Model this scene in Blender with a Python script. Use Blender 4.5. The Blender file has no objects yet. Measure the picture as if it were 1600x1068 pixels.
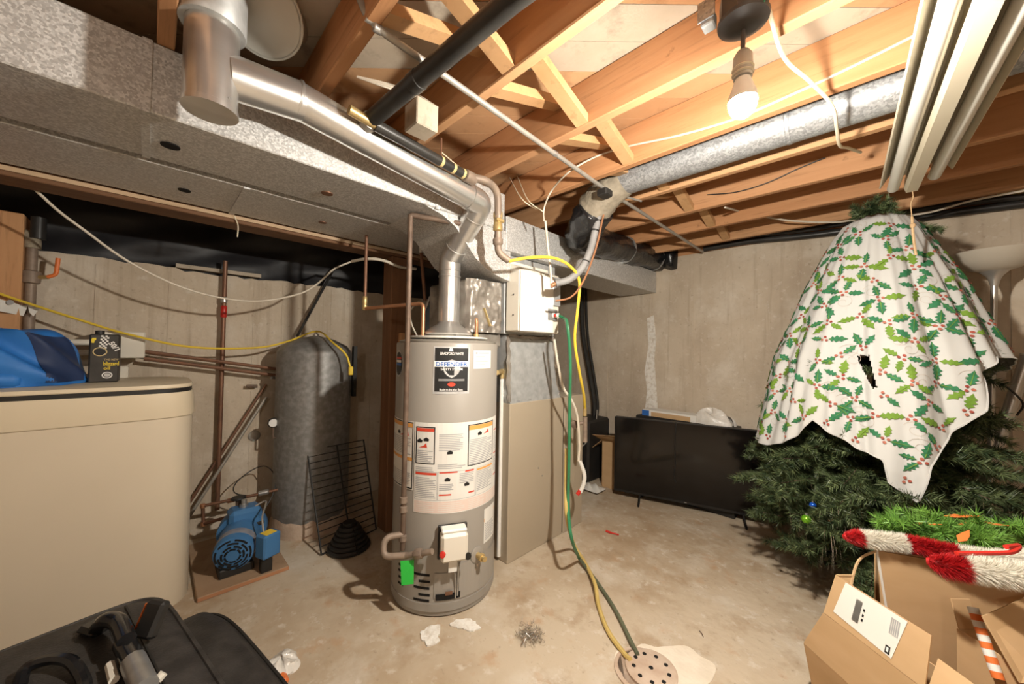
import bpy, math, random
import numpy as np
from mathutils import Vector, Matrix, noise as mnoise

random.seed(7)
scene = bpy.context.scene
col = scene.collection

# ---------------------------------------------------------------- camera
cam = bpy.data.cameras.new('camera')
cam.sensor_width = 36.0
cam.lens = 566.0 / 1600.0 * 36.0
cam.clip_start = 0.02
cam_ob = bpy.data.objects.new('camera', cam)
col.objects.link(cam_ob)
cam_ob.matrix_world = Matrix(((0.70563, 0.00117, 0.70858, 0.0),
                              (0.70835, -0.02628, -0.70537, 0.0),
                              (0.0178, 0.99965, -0.01937, 1.30),
                              (0, 0, 0, 1)))
scene.camera = cam_ob

# ---------------------------------------------------------------- world and exposure
world = bpy.data.worlds.new('basement_air')
world.use_nodes = True
world.node_tree.nodes['Background'].inputs[0].default_value = (1.0, 0.9, 0.78, 1)
world.node_tree.nodes['Background'].inputs[1].default_value = 0.02
scene.world = world
scene.view_settings.view_transform = 'Standard'
scene.view_settings.look = 'None'
scene.view_settings.gamma = 1.0
scene.view_settings.use_curve_mapping = False
scene.view_settings.exposure = 0.05
BULB_STRENGTH = 4800.0
FILL_STRENGTH = 500.0
BULB_COLOR = (1.0, 0.93, 0.82)

# ---------------------------------------------------------------- materials
def newmat(name):
    m = bpy.data.materials.new(name)
    m.use_nodes = True
    nt = m.node_tree
    b = nt.nodes['Principled BSDF']
    return m, nt, b

def setin(b, key, val):
    if key in b.inputs:
        b.inputs[key].default_value = val

def c4(c):
    return (c[0], c[1], c[2], 1.0)

def mat(name, c1, c2=None, scale=6.0, rough=0.6, metal=0.0, stretch=(1, 1, 1), bump=0.0, bscale=None,
        detail=4.0, lo=0.35, hi=0.65, spec=0.4, kind='noise', trans=0.0, rough2=None, alpha=1.0):
    m, nt, b = newmat(name)
    setin(b, 'Base Color', c4(c1)); setin(b, 'Roughness', rough); setin(b, 'Metallic', metal)
    setin(b, 'Specular IOR Level', spec); setin(b, 'Transmission Weight', trans); setin(b, 'Alpha', alpha)
    L = nt.links
    if c2 is not None or bump:
        tc = nt.nodes.new('ShaderNodeTexCoord'); mp = nt.nodes.new('ShaderNodeMapping')
        mp.inputs['Scale'].default_value = stretch
        L.new(tc.outputs['Object'], mp.inputs['Vector'])
    if c2 is not None:
        if kind == 'voronoi':
            t = nt.nodes.new('ShaderNodeTexVoronoi'); t.inputs['Scale'].default_value = scale
            sp = nt.nodes.new('ShaderNodeSeparateColor'); L.new(t.outputs['Color'], sp.inputs[0]); fac = sp.outputs[0]
        else:
            t = nt.nodes.new('ShaderNodeTexNoise'); t.inputs['Scale'].default_value = scale
            t.inputs['Detail'].default_value = detail
            fac = t.outputs['Fac']
        L.new(mp.outputs[0], t.inputs['Vector'])
        r = nt.nodes.new('ShaderNodeValToRGB')
        r.color_ramp.elements[0].position = lo; r.color_ramp.elements[0].color = c4(c1)
        r.color_ramp.elements[1].position = hi; r.color_ramp.elements[1].color = c4(c2)
        L.new(fac, r.inputs[0]); L.new(r.outputs[0], b.inputs['Base Color'])
        if rough2 is not None:
            mr = nt.nodes.new('ShaderNodeMapRange'); L.new(fac, mr.inputs[0])
            mr.inputs[1].default_value = lo; mr.inputs[2].default_value = hi
            mr.inputs[3].default_value = rough; mr.inputs[4].default_value = rough2
            L.new(mr.outputs[0], b.inputs['Roughness'])
    if bump:
        n = nt.nodes.new('ShaderNodeTexNoise'); n.inputs['Scale'].default_value = bscale or scale * 4
        n.inputs['Detail'].default_value = 5
        L.new(mp.outputs[0], n.inputs['Vector'])
        bp = nt.nodes.new('ShaderNodeBump'); bp.inputs['Strength'].default_value = bump
        bp.inputs['Distance'].default_value = 0.01
        L.new(n.outputs['Fac'], bp.inputs['Height']); L.new(bp.outputs[0], b.inputs['Normal'])
    return m

def layered(name, base, layers, rough=0.85, bump=0.3, bscale=40, spec=0.25):
    """base colour, then layers of (colour, noise scale, lo, hi, stretch, strength)"""
    m, nt, b = newmat(name); L = nt.links
    setin(b, 'Roughness', rough); setin(b, 'Specular IOR Level', spec)
    tc = nt.nodes.new('ShaderNodeTexCoord')
    prev = None
    for i, (c, sc, lo, hi, st, amt) in enumerate(layers):
        mp = nt.nodes.new('ShaderNodeMapping'); mp.inputs['Scale'].default_value = st
        mp.inputs['Location'].default_value = (i * 3.1, i * 1.7, i * 0.9)
        L.new(tc.outputs['Object'], mp.inputs[0])
        n = nt.nodes.new('ShaderNodeTexNoise'); n.inputs['Scale'].default_value = sc; n.inputs['Detail'].default_value = 6
        n.inputs['Roughness'].default_value = 0.62
        L.new(mp.outputs[0], n.inputs['Vector'])
        mr = nt.nodes.new('ShaderNodeMapRange'); L.new(n.outputs['Fac'], mr.inputs[0])
        mr.inputs[1].default_value = lo; mr.inputs[2].default_value = hi
        mr.inputs[3].default_value = 0; mr.inputs[4].default_value = amt
        mx = nt.nodes.new('ShaderNodeMix'); mx.data_type = 'RGBA'
        L.new(mr.outputs[0], mx.inputs[0])
        if prev is None: mx.inputs[6].default_value = c4(base)
        else: L.new(prev, mx.inputs[6])
        mx.inputs[7].default_value = c4(c)
        prev = mx.outputs[2]
    L.new(prev, b.inputs['Base Color'])
    if bump:
        n = nt.nodes.new('ShaderNodeTexNoise'); n.inputs['Scale'].default_value = bscale; n.inputs['Detail'].default_value = 6
        L.new(tc.outputs['Object'], n.inputs['Vector'])
        bp = nt.nodes.new('ShaderNodeBump'); bp.inputs['Strength'].default_value = bump; bp.inputs['Distance'].default_value = 0.01
        L.new(n.outputs['Fac'], bp.inputs['Height']); L.new(bp.outputs[0], b.inputs['Normal'])
    return m

def emit(name, c, s):
    m, nt, b = newmat(name)
    setin(b, 'Base Color', c4(c)); setin(b, 'Emission Color', c4(c)); setin(b, 'Emission Strength', s)
    return m

M = {}
M['wall'] = layered('concrete_wall', (0.56, 0.475, 0.37), [
    ((0.41, 0.33, 0.245), 1.6, 0.42, 0.64, (1, 1, 0.7), 0.8),
    ((0.66, 0.60, 0.51), 3.0, 0.50, 0.70, (1, 1, 1), 0.65),
    ((0.37, 0.29, 0.21), 9.0, 0.54, 0.72, (2.2, 2.2, 0.12), 0.6),
    ((0.68, 0.63, 0.55), 22.0, 0.58, 0.72, (1, 1, 1), 0.5),
    ((0.24, 0.18, 0.13), 30.0, 0.60, 0.74, (1, 1, 1), 0.6)], bump=0.45, bscale=28)
M['floor'] = layered('concrete_floor', (0.495, 0.410, 0.306), [
    ((0.360, 0.266, 0.171), 1.1, 0.44, 0.64, (1, 1, 1), 0.85),
    ((0.594, 0.540, 0.459), 2.0, 0.52, 0.68, (1, 1, 1), 0.7),
    ((0.324, 0.225, 0.135), 5.0, 0.52, 0.70, (1, 1, 1), 0.75),
    ((0.432, 0.270, 0.153), 8.0, 0.58, 0.72, (1, 1, 1), 0.6),
    ((0.630, 0.576, 0.504), 17.0, 0.58, 0.72, (1, 1, 1), 0.6),
    ((0.225, 0.162, 0.104), 40.0, 0.62, 0.76, (1, 1, 1), 0.65)], bump=0.4, bscale=24)
M['patch'] = layered('pale_patch', (0.70, 0.62, 0.51), [((0.60, 0.52, 0.41), 9.0, 0.45, 0.7, (1, 1, 1), 0.7)], bump=0.3)
M['white_crust'] = layered('white_crust', (0.80, 0.77, 0.71), [((0.56, 0.49, 0.40), 30.0, 0.45, 0.65, (1, 1, 1), 0.8)], bump=0.8, bscale=60)
def wood(name, a, b_, st, rough=0.65):
    return layered(name, a, [(b_, 2.2, 0.35, 0.65, st, 0.9),
                             (tuple(x * 0.62 for x in b_), 5.0, 0.55, 0.72, (st[0] * 1.5, st[1] * 1.5, st[2] * 1.5), 0.65),
                             (tuple(x * 0.45 for x in b_), 7.0, 0.68, 0.73, (1, 1, 1), 0.55)], rough=rough, bump=0.1, bscale=30)
M['joist_a'] = wood('joist_fir_a', (0.52, 0.28, 0.14), (0.43, 0.215, 0.1), (0.5, 7, 7))
M['joist_b'] = wood('joist_fir_b', (0.56, 0.32, 0.165), (0.46, 0.245, 0.115), (0.5, 7, 7))
M['joist_c'] = wood('joist_fir_c', (0.5, 0.26, 0.125), (0.41, 0.195, 0.085), (0.5, 7, 7))
M['plank_a'] = wood('subfloor_a', (0.50, 0.29, 0.155), (0.43, 0.235, 0.115), (1.2, 1.2, 1))
M['plank_b'] = wood('subfloor_b', (0.54, 0.33, 0.18), (0.46, 0.27, 0.135), (1.2, 1.2, 1))
M['plank_pale'] = wood('subfloor_pale', (0.50, 0.43, 0.34), (0.40, 0.34, 0.26), (1.6, 1.6, 1))
M['bridge'] = wood('bridging_pine', (0.54, 0.32, 0.16), (0.47, 0.265, 0.12), (3, 3, 3))
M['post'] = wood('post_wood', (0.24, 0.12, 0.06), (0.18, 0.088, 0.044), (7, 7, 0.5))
M['stud'] = wood('stud_wood', (0.58, 0.32, 0.16), (0.50, 0.26, 0.12), (7, 7, 0.5))
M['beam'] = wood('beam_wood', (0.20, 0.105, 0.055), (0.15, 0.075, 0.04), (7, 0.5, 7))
M['beam_lit'] = wood('beam_lit_face', (0.55, 0.40, 0.27), (0.48, 0.34, 0.21), (7, 0.5, 7))
M['poly'] = mat('black_poly', (0.010, 0.010, 0.012), (0.022, 0.022, 0.025), 3, rough=0.45, bump=0.5, bscale=5, spec=0.3)
M['galv'] = mat('galvanized', (0.25, 0.255, 0.26), (0.42, 0.425, 0.43), 150, rough=0.42, metal=0.5, kind='voronoi', lo=0.1, hi=0.9, rough2=0.55)
M['galv_dull'] = mat('galvanized_dull', (0.40, 0.41, 0.41), (0.54, 0.55, 0.55), 24, rough=0.5, metal=0.45, lo=0.3, hi=0.7)
M['duct'] = mat('duct_steel', (0.46, 0.455, 0.445), (0.72, 0.715, 0.70), 170, rough=0.4, metal=0.4, kind='voronoi', lo=0.15, hi=1.0, rough2=0.62, bump=0.1, bscale=260)
M['vent'] = mat('vent_aluminium', (0.70, 0.69, 0.67), (0.62, 0.61, 0.59), 3, rough=0.28, metal=0.85, stretch=(6, 1, 6))
M['tank'] = mat('tank_galv', (0.21, 0.205, 0.195), (0.30, 0.295, 0.285), 30, rough=0.5, metal=0.4, bump=0.15, bscale=14, lo=0.4, hi=0.7)
M['foil'] = mat('wrinkled_foil', (0.20, 0.175, 0.15), (0.42, 0.39, 0.35), 9, rough=0.38, metal=0.5, bump=0.9, bscale=14)
M['heater'] = mat('heater_enamel', (0.31, 0.285, 0.25), (0.297, 0.272, 0.238), 2, rough=0.38, spec=0.5)
M['heater_dark'] = mat('heater_base_grey', (0.36, 0.34, 0.31), (0.30, 0.28, 0.25), 6, rough=0.5, metal=0.2)
M['furnace'] = mat('furnace_taupe', (0.40, 0.335, 0.25), (0.385, 0.32, 0.235), 2, rough=0.42, spec=0.5)
M['cream'] = mat('cream_metal', (0.72, 0.68, 0.59), (0.70, 0.655, 0.565), 3, rough=0.45)
M['white_panel'] = mat('white_panel', (0.80, 0.78, 0.73), (0.78, 0.76, 0.71), 3, rough=0.4)
M['black'] = mat('black_plastic', (0.014, 0.013, 0.012), (0.022, 0.02, 0.018), 8, rough=0.5)
M['black_shiny'] = mat('black_shiny', (0.012, 0.012, 0.013), None, rough=0.14, spec=0.6)
M['black_pipe'] = mat('black_abs', (0.02, 0.019, 0.018), (0.035, 0.033, 0.03), 10, rough=0.38)
M['iron'] = mat('iron_pipe', (0.12, 0.08, 0.058), (0.18, 0.125, 0.09), 18, rough=0.55, metal=0.3)
M['iron_pale'] = mat('iron_fitting', (0.20, 0.15, 0.115), (0.30, 0.23, 0.175), 18, rough=0.55, metal=0.2)
M['copper'] = mat('copper', (0.62, 0.31, 0.17), (0.50, 0.24, 0.125), 12, rough=0.38, metal=0.7)
M['copper_old'] = mat('old_copper', (0.25, 0.13, 0.08), (0.19, 0.10, 0.065), 12, rough=0.5, metal=0.5)
M['brass'] = mat('brass', (0.66, 0.50, 0.24), (0.54, 0.40, 0.18), 16, rough=0.4, metal=0.7)
M['pvc'] = mat('white_pvc', (0.76, 0.74, 0.69), (0.72, 0.70, 0.65), 4, rough=0.4)
M['beige'] = mat('beige_plastic', (0.66, 0.57, 0.435), (0.63, 0.54, 0.41), 2, rough=0.45)
M['beige_light'] = mat('beige_lid', (0.70, 0.60, 0.44), (0.68, 0.58, 0.42), 2, rough=0.45)
M['blue_cloth'] = mat('blue_nylon', (0.02, 0.14, 0.46), (0.03, 0.19, 0.56), 5, rough=0.55, bump=0.2, bscale=10)
M['navy'] = mat('navy_nylon', (0.012, 0.028, 0.085), (0.018, 0.035, 0.10), 5, rough=0.6)
M['charcoal_cloth'] = mat('charcoal_cloth', (0.03, 0.03, 0.035), (0.045, 0.045, 0.05), 6, rough=0.8)
M['motor_blue'] = mat('motor_blue', (0.055, 0.17, 0.36), (0.045, 0.14, 0.30), 6, rough=0.4)
M['steel'] = mat('steel', (0.55, 0.55, 0.54), (0.45, 0.45, 0.44), 20, rough=0.35, metal=0.8)
M['conduit'] = mat('conduit_grey', (0.40, 0.375, 0.33), (0.33, 0.305, 0.27), 20, rough=0.45, metal=0.4)
M['cardboard'] = mat('cardboard', (0.52, 0.345, 0.19), (0.48, 0.315, 0.165), 5, rough=0.85, stretch=(1, 1, 3), spec=0.15)
M['cardboard_edge'] = mat('cardboard_edge', (0.60, 0.43, 0.27), (0.36, 0.24, 0.13), 90, rough=0.9)
M['paper'] = mat('white_paper', (0.72, 0.70, 0.65), (0.68, 0.66, 0.61), 4, rough=0.7)
M['print_black'] = mat('print_black', (0.015, 0.015, 0.015), None, rough=0.5)
M['print_grey'] = mat('print_grey', (0.36, 0.36, 0.36), None, rough=0.6)
M['print_red'] = mat('print_red', (0.60, 0.06, 0.03), None, rough=0.5)
M['print_orange'] = mat('print_orange', (0.75, 0.36, 0.10), None, rough=0.5)
M['print_blue'] = mat('print_blue', (0.03, 0.13, 0.42), None, rough=0.5)
M['print_white'] = mat('print_white', (0.82, 0.81, 0.78), None, rough=0.5)
M['print_yellow'] = mat('print_yellow', (0.78, 0.60, 0.04), None, rough=0.5)
M['print_pink'] = mat('print_pink', (0.70, 0.56, 0.49), None, rough=0.6)
M['print_silver'] = mat('print_silver', (0.48, 0.47, 0.46), (0.60, 0.59, 0.58), 20, rough=0.4, metal=0.3)
M['print_gold'] = mat('print_gold', (0.55, 0.43, 0.20), None, rough=0.45)
M['yellow'] = mat('yellow_jacket', (0.78, 0.56, 0.06), (0.70, 0.50, 0.05), 10, rough=0.45)
M['yellow_old'] = mat('yellow_hose_old', (0.60, 0.44, 0.15), (0.50, 0.36, 0.12), 9, rough=0.5)
M['green_hose'] = mat('green_hose', (0.035, 0.21, 0.095), (0.03, 0.16, 0.07), 9, rough=0.4)
M['green_hose_old'] = mat('olive_hose', (0.12, 0.13, 0.08), (0.09, 0.10, 0.06), 9, rough=0.5)
M['wire_white'] = mat('white_wire', (0.66, 0.60, 0.50), (0.60, 0.54, 0.44), 9, rough=0.5)
M['wire_cream'] = mat('cream_wire', (0.74, 0.66, 0.50), (0.70, 0.62, 0.46), 9, rough=0.5)
M['twine'] = mat('twine', (0.55, 0.38, 0.21), (0.45, 0.30, 0.16), 60, rough=0.9)
M['frosted'] = mat('frosted_plastic', (0.60, 0.60, 0.55), (0.54, 0.54, 0.49), 4, rough=0.35, spec=0.5)
M['plastic_bag'] = mat('clear_plastic', (0.62, 0.58, 0.52), (0.72, 0.69, 0.64), 12, rough=0.2, bump=0.8, bscale=30)
M['green_tag'] = mat('green_tag', (0.03, 0.50, 0.06), (0.025, 0.44, 0.05), 5, rough=0.6)
M['red'] = mat('red_plastic', (0.55, 0.03, 0.02), (0.48, 0.025, 0.018), 6, rough=0.4)
M['orange'] = mat('orange_plastic', (0.72, 0.18, 0.04), (0.64, 0.15, 0.035), 6, rough=0.5)
M['suitcase'] = mat('suitcase_nylon', (0.024, 0.021, 0.019), (0.045, 0.040, 0.036), 14, rough=0.55, bump=0.25, bscale=120)
M['screen'] = mat('tv_screen', (0.006, 0.005, 0.0045), (0.009, 0.007, 0.006), 3, rough=0.10, spec=0.4)
M['needle'] = mat('fir_needles', (0.014, 0.030, 0.011), (0.13, 0.17, 0.07), 26, rough=0.5)
M['needle_light'] = mat('garland_needles', (0.09, 0.22, 0.035), (0.16, 0.32, 0.05), 14, rough=0.5)
M['tinsel'] = mat('silver_tinsel', (0.75, 0.75, 0.75), None, rough=0.15, metal=1.0)
M['tinsel_red'] = mat('red_tinsel', (0.52, 0.012, 0.015), (0.30, 0.006, 0.008), 60, rough=0.5, spec=0.4)
M['tinsel_white'] = mat('white_tinsel', (0.80, 0.76, 0.66), (0.70, 0.66, 0.56), 40, rough=0.5)
M['cloth'] = mat('white_cotton', (0.50, 0.495, 0.475), (0.475, 0.47, 0.45), 3, rough=0.85, spec=0.15)
M['holly_dark'] = mat('holly_dark', (0.02, 0.125, 0.05), (0.03, 0.17, 0.075), 20, rough=0.8)
M['holly_light'] = mat('holly_light', (0.11, 0.21, 0.02), (0.15, 0.26, 0.03), 20, rough=0.8)
M['berry'] = mat('berry_red', (0.24, 0.03, 0.02), (0.40, 0.14, 0.09), 30, rough=0.8)
M['swirl'] = mat('swirl_tan', (0.42, 0.35, 0.29), None, rough=0.8)
M['lamp_glass'] = mat('lamp_bowl', (0.50, 0.45, 0.37), (0.47, 0.42, 0.345), 3, rough=0.4)
M['lamp_steel'] = mat('brushed_nickel', (0.52, 0.49, 0.45), (0.46, 0.43, 0.39), 12, rough=0.35, metal=0.7)
M['enamel'] = mat('fixture_enamel', (0.56, 0.50, 0.38), (0.53, 0.47, 0.355), 3, rough=0.4)
M['tube_glass'] = mat('fluorescent_tube', (0.62, 0.60, 0.54), (0.59, 0.57, 0.51), 3, rough=0.25)
M['bulb'] = emit('lit_bulb', BULB_COLOR, BULB_STRENGTH)
M['socket'] = mat('dark_socket', (0.055, 0.048, 0.045), (0.07, 0.06, 0.056), 6, rough=0.4)
M['fiberglass'] = mat('fibreglass', (0.20, 0.17, 0.125), (0.36, 0.31, 0.235), 12, rough=0.95, bump=0.7, bscale=40)
M['black_wrap'] = mat('black_vinyl_wrap', (0.008, 0.008, 0.009), (0.016, 0.016, 0.017), 6, rough=0.22, bump=0.9, bscale=16, spec=0.5)
M['duct_tape'] = mat('grey_insulation', (0.20, 0.195, 0.19), (0.26, 0.255, 0.25), 12, rough=0.6)
M['rust'] = mat('rusty_cover', (0.44, 0.32, 0.235), (0.53, 0.42, 0.33), 14, rough=0.8, bump=0.3)
M['board'] = wood('pump_board', (0.38, 0.26, 0.165), (0.31, 0.20, 0.12), (2, 2, 2), rough=0.8)
M['board_edge'] = mat('board_edge', (0.42, 0.20, 0.10), (0.36, 0.17, 0.085), 8, rough=0.8)
M['oil_can'] = mat('oil_can_print', (0.035, 0.032, 0.028), (0.06, 0.055, 0.05), 8, rough=0.4)
M['bauble'] = mat('green_bauble', (0.16, 0.42, 0.02), None, rough=0.15, metal=0.5)
M['bauble_blue'] = mat('blue_bauble', (0.01, 0.08, 0.45), None, rough=0.2, metal=0.4)
M['bauble_copper'] = mat('copper_bauble', (0.45, 0.22, 0.10), None, rough=0.2, metal=0.6)
M['dark_gap'] = mat('dark_void', (0.006, 0.005, 0.004), None, rough=0.9)
M['pressure_white'] = mat('gauge_white', (0.75, 0.75, 0.73), None, rough=0.3)

# ---------------------------------------------------------------- mesh helpers
class MB:
    def __init__(s): s.v = []; s.f = []
    def add(s, vs, fs):
        o = len(s.v); s.v += [tuple(map(float, p)) for p in vs]; s.f += [tuple(i + o for i in q) for q in fs]; return s
    def box(s, a, b, bev=0.0, R=None, c=None):
        x0, y0, z0 = a; x1, y1, z1 = b
        if bev <= 0:
            vs = [(x0,y0,z0),(x1,y0,z0),(x1,y1,z0),(x0,y1,z0),(x0,y0,z1),(x1,y0,z1),(x1,y1,z1),(x0,y1,z1)]
            fs = [(0,3,2,1),(4,5,6,7),(0,1,5,4),(1,2,6,5),(2,3,7,6),(3,0,4,7)]
        else:
            e = min(bev, (x1-x0)*.49, (y1-y0)*.49, (z1-z0)*.49)
            vs = []; fs = []
            def rect(z, i):
                return [(x0+i,y0,z),(x1-i,y0,z),(x1,y0+i,z),(x1,y1-i,z),(x1-i,y1,z),(x0+i,y1,z),(x0,y1-i,z),(x0,y0+i,z)]
            def inner(z):
                return [(x0+e,y0+e,z),(x1-e,y0+e,z),(x1-e,y0+e,z),(x1-e,y1-e,z),(x1-e,y1-e,z),(x0+e,y1-e,z),(x0+e,y1-e,z),(x0+e,y0+e,z)]
            rings = [inner(z0), rect(z0+e, e), rect(z1-e, e), inner(z1)]
            for r in rings: vs += r
            for k in range(3):
                for i in range(8):
                    j = (i+1) % 8
                    fs.append((k*8+i, k*8+j, (k+1)*8+j, (k+1)*8+i))
            fs.append((7,5,3,1)); fs.append((24+0,24+2,24+4,24+6))
        if R is not None:
            c = Vector(c) if c is not None else Vector(((x0+x1)/2,(y0+y1)/2,(z0+z1)/2))
            vs = [tuple(c + R @ (Vector(p)-c)) for p in vs]
        return s.add(vs, fs)
    def tube(s, path, r, n=10, caps=True, rs=None):
        P = [Vector(p) for p in path]
        P = [p for i, p in enumerate(P) if i == 0 or (p - P[i-1]).length > 1e-6]
        m = len(P)
        T = []
        for i in range(m):
            t = (P[min(i+1,m-1)] - P[max(i-1,0)])
            if t.length < 1e-9: t = Vector((0,0,1))
            T.append(t.normalized())
        u = T[0].orthogonal().normalized()
        vs = []; fs = []
        for i in range(m):
            if i:
                u = (u - T[i]*u.dot(T[i]))
                u = u.normalized() if u.length > 1e-6 else T[i].orthogonal().normalized()
            w = T[i].cross(u)
            k = 1.0
            if 0 < i < m-1:
                a = (P[i]-P[i-1]).normalized(); b = (P[i+1]-P[i]).normalized()
                k = 1.0
            rr = (rs[i] if rs else r) * k
            for j in range(n):
                a = 2*math.pi*j/n
                vs.append(P[i] + u*(rr*math.cos(a)) + w*(rr*math.sin(a)))
        for i in range(m-1):
            for j in range(n):
                k = (j+1) % n
                fs.append((i*n+j, i*n+k, (i+1)*n+k, (i+1)*n+j))
        if caps:
            fs.append(tuple(reversed(range(n)))); fs.append(tuple((m-1)*n+j for j in range(n)))
        return s.add(vs, fs)
    def lathe(s, prof, c=(0,0,0), axis=(0,0,1), n=32, arc=None):
        """prof: list of (r, h) along axis"""
        ax = Vector(axis).normalized(); u = ax.orthogonal().normalized(); w = ax.cross(u); c = Vector(c)
        vs = []; fs = []
        for r, h in prof:
            for j in range(n):
                a = 2*math.pi*j/n
                vs.append(c + ax*h + u*(max(r,1e-5)*math.cos(a)) + w*(max(r,1e-5)*math.sin(a)))
        for i in range(len(prof)-1):
            for j in range(n):
                k = (j+1) % n
                fs.append((i*n+j, i*n+k, (i+1)*n+k, (i+1)*n+j))
        if prof[0][0] > 1e-4: fs.append(tuple(reversed(range(n))))
        if prof[-1][0] > 1e-4: fs.append(tuple((len(prof)-1)*n+j for j in range(n)))
        return s.add(vs, fs)
    def prism(s, poly, d):
        d = Vector(d); n = len(poly)
        vs = [Vector(p) for p in poly] + [Vector(p)+d for p in poly]
        fs = [tuple(reversed(range(n))), tuple(range(n, 2*n))] + [(i, (i+1)%n, n+(i+1)%n, n+i) for i in range(n)]
        return s.add(vs, fs)
    def panel(s, quad, t=0.004):
        q = [Vector(p) for p in quad]
        nn = (q[1]-q[0]).cross(q[-1]-q[0]).normalized()*t
        return s.prism(q, nn)
    def bar(s, a, b, w, h, up=(0,0,1)):
        a = Vector(a); b = Vector(b); t = (b-a).normalized(); up = Vector(up)
        x = t.cross(up).normalized()*(w/2); y = x.cross(t).normalized()*(h/2)
        return s.prism([a-x-y, a+x-y, a+x+y, a-x+y], b-a)
    def grid(s, fn, nu, nv, thick=0.0):
        vs = [fn(i/nu, j/nv) for j in range(nv+1) for i in range(nu+1)]
        W = nu+1
        fs = [(j*W+i, j*W+i+1, (j+1)*W+i+1, (j+1)*W+i) for j in range(nv) for i in range(nu)]
        return s.add(vs, fs)
    def build(s, name, m, parent=None, smooth=False, label=None, cat=None, group=None, kind=None, origin=None, angle=40):
        me = bpy.data.meshes.new(name)
        if parent is not None:
            o0 = Vector(parent.get('_o', (0,0,0)))
        elif origin is not None: o0 = Vector(origin)
        else:
            xs = [p[0] for p in s.v]; ys = [p[1] for p in s.v]; zs = [p[2] for p in s.v]
            o0 = Vector(((min(xs)+max(xs))/2, (min(ys)+max(ys))/2, min(zs)))
        me.from_pydata([(p[0]-o0.x, p[1]-o0.y, p[2]-o0.z) for p in s.v], [], s.f)
        me.validate()
        mt = M[m] if isinstance(m, str) else m
        me.materials.append(mt)
        if smooth:
            me.polygons.foreach_set('use_smooth', [True]*len(me.polygons))
            try: me.set_sharp_from_angle(angle=math.radians(angle))
            except Exception: pass
        ob = bpy.data.objects.new(name, me)
        col.objects.link(ob)
        ob['_o'] = tuple(o0)
        if parent is not None: ob.parent = parent
        else: ob.location = o0
        tag(ob, label, cat, group, kind)
        return ob

def tag(o, label=None, cat=None, group=None, kind=None):
    if label: o['label'] = label
    if cat: o['category'] = cat
    if group: o['group'] = group
    if kind: o['kind'] = kind
    return o

def thing(name, label, cat, loc, group=None):
    o = bpy.data.objects.new(name, None); col.objects.link(o)
    o.location = loc; o['_o'] = tuple(loc); o.empty_display_size = 0.05
    return tag(o, label, cat, group)

def share(name, src, parent, off):
    """another piece with the same mesh data, shifted by off"""
    ob = bpy.data.objects.new(name, src.data); col.objects.link(ob)
    ob.parent = parent; ob.location = Vector(src.location) + Vector(off)
    return ob

def rot(ax, deg): return Matrix.Rotation(math.radians(deg), 3, ax)

def smooth_path(pts, k=6):
    P = [Vector(p) for p in pts]
    if len(P) < 3: return P
    out = []
    Q = [P[0]*2-P[1]] + P + [P[-1]*2-P[-2]]
    for i in range(1, len(Q)-2):
        a, b, c, d = Q[i-1:i+3]
        for j in range(k):
            t = j/k
            out.append(0.5*((2*b)+(c-a)*t+(2*a-5*b+4*c-d)*t*t+(3*b-a-3*c+d)*t**3))
    out.append(P[-1])
    return out

def bend_path(pts, r=0.03, k=5):
    """straight runs with rounded corners"""
    P = [Vector(p) for p in pts]; out = [P[0]]
    for i in range(1, len(P)-1):
        a = P[i-1]-P[i]; b = P[i+1]-P[i]
        rr = min(r, a.length*.45, b.length*.45)
        s0 = P[i]+a.normalized()*rr; s1 = P[i]+b.normalized()*rr
        for j in range(k+1):
            t = j/k
            out.append(s0*(1-t)**2 + P[i]*2*t*(1-t) + s1*t*t)
    out.append(P[-1])
    return out

def wire(name, pts, r, m, label, cat, k=6, group=None, n=6, parent=None):
    return MB().tube(smooth_path(pts, k), r, n).build(name, m, parent, True, label, cat, group)

def text2d(body, size=1.0, bold=0.0):
    """flat triangulated lettering from the built-in font, centred on 0,0, given height in metres"""
    cu = bpy.data.curves.new('lettering', 'FONT'); cu.body = body; cu.size = 1.0; cu.offset = bold
    cu.align_x = 'CENTER'; cu.resolution_u = 2
    ob = bpy.data.objects.new('lettering', cu); col.objects.link(ob)
    dg = bpy.context.evaluated_depsgraph_get(); ev = ob.evaluated_get(dg); me = ev.to_mesh()
    v = [(p.co.x, p.co.y) for p in me.vertices]; f = [tuple(p.vertices) for p in me.polygons]
    ev.to_mesh_clear(); bpy.data.objects.remove(ob); bpy.data.curves.remove(cu)
    if not v: return [], []
    y0 = min(p[1] for p in v); y1 = max(p[1] for p in v)
    k = size/max(y1-y0, 1e-6)
    x0 = min(p[0] for p in v); x1 = max(p[0] for p in v)
    return [((p[0]-(x0+x1)/2)*k, (p[1]-(y0+y1)/2)*k) for p in v], f

def fit_text(body, w, h, bold=0.0):
    v, f = text2d(body, h, bold)
    ww = max(p[0] for p in v)-min(p[0] for p in v)
    return [(p[0]*w/ww, p[1]) for p in v], f


# ================================================================ the room
XL, XR, YN, YF = -3.2, 2.2, -2.6, 3.5
JZ, SZ = 2.20, 2.39
JY = [0.80 + 0.406 * k for k in range(-8, 7)]

floor = MB().box((XL - .3, YN - .2, -0.12), (XR + .2, YF + .2, 0.0)).build('floor', 'floor', kind='structure', origin=(0, 0, -0.12))

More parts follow.
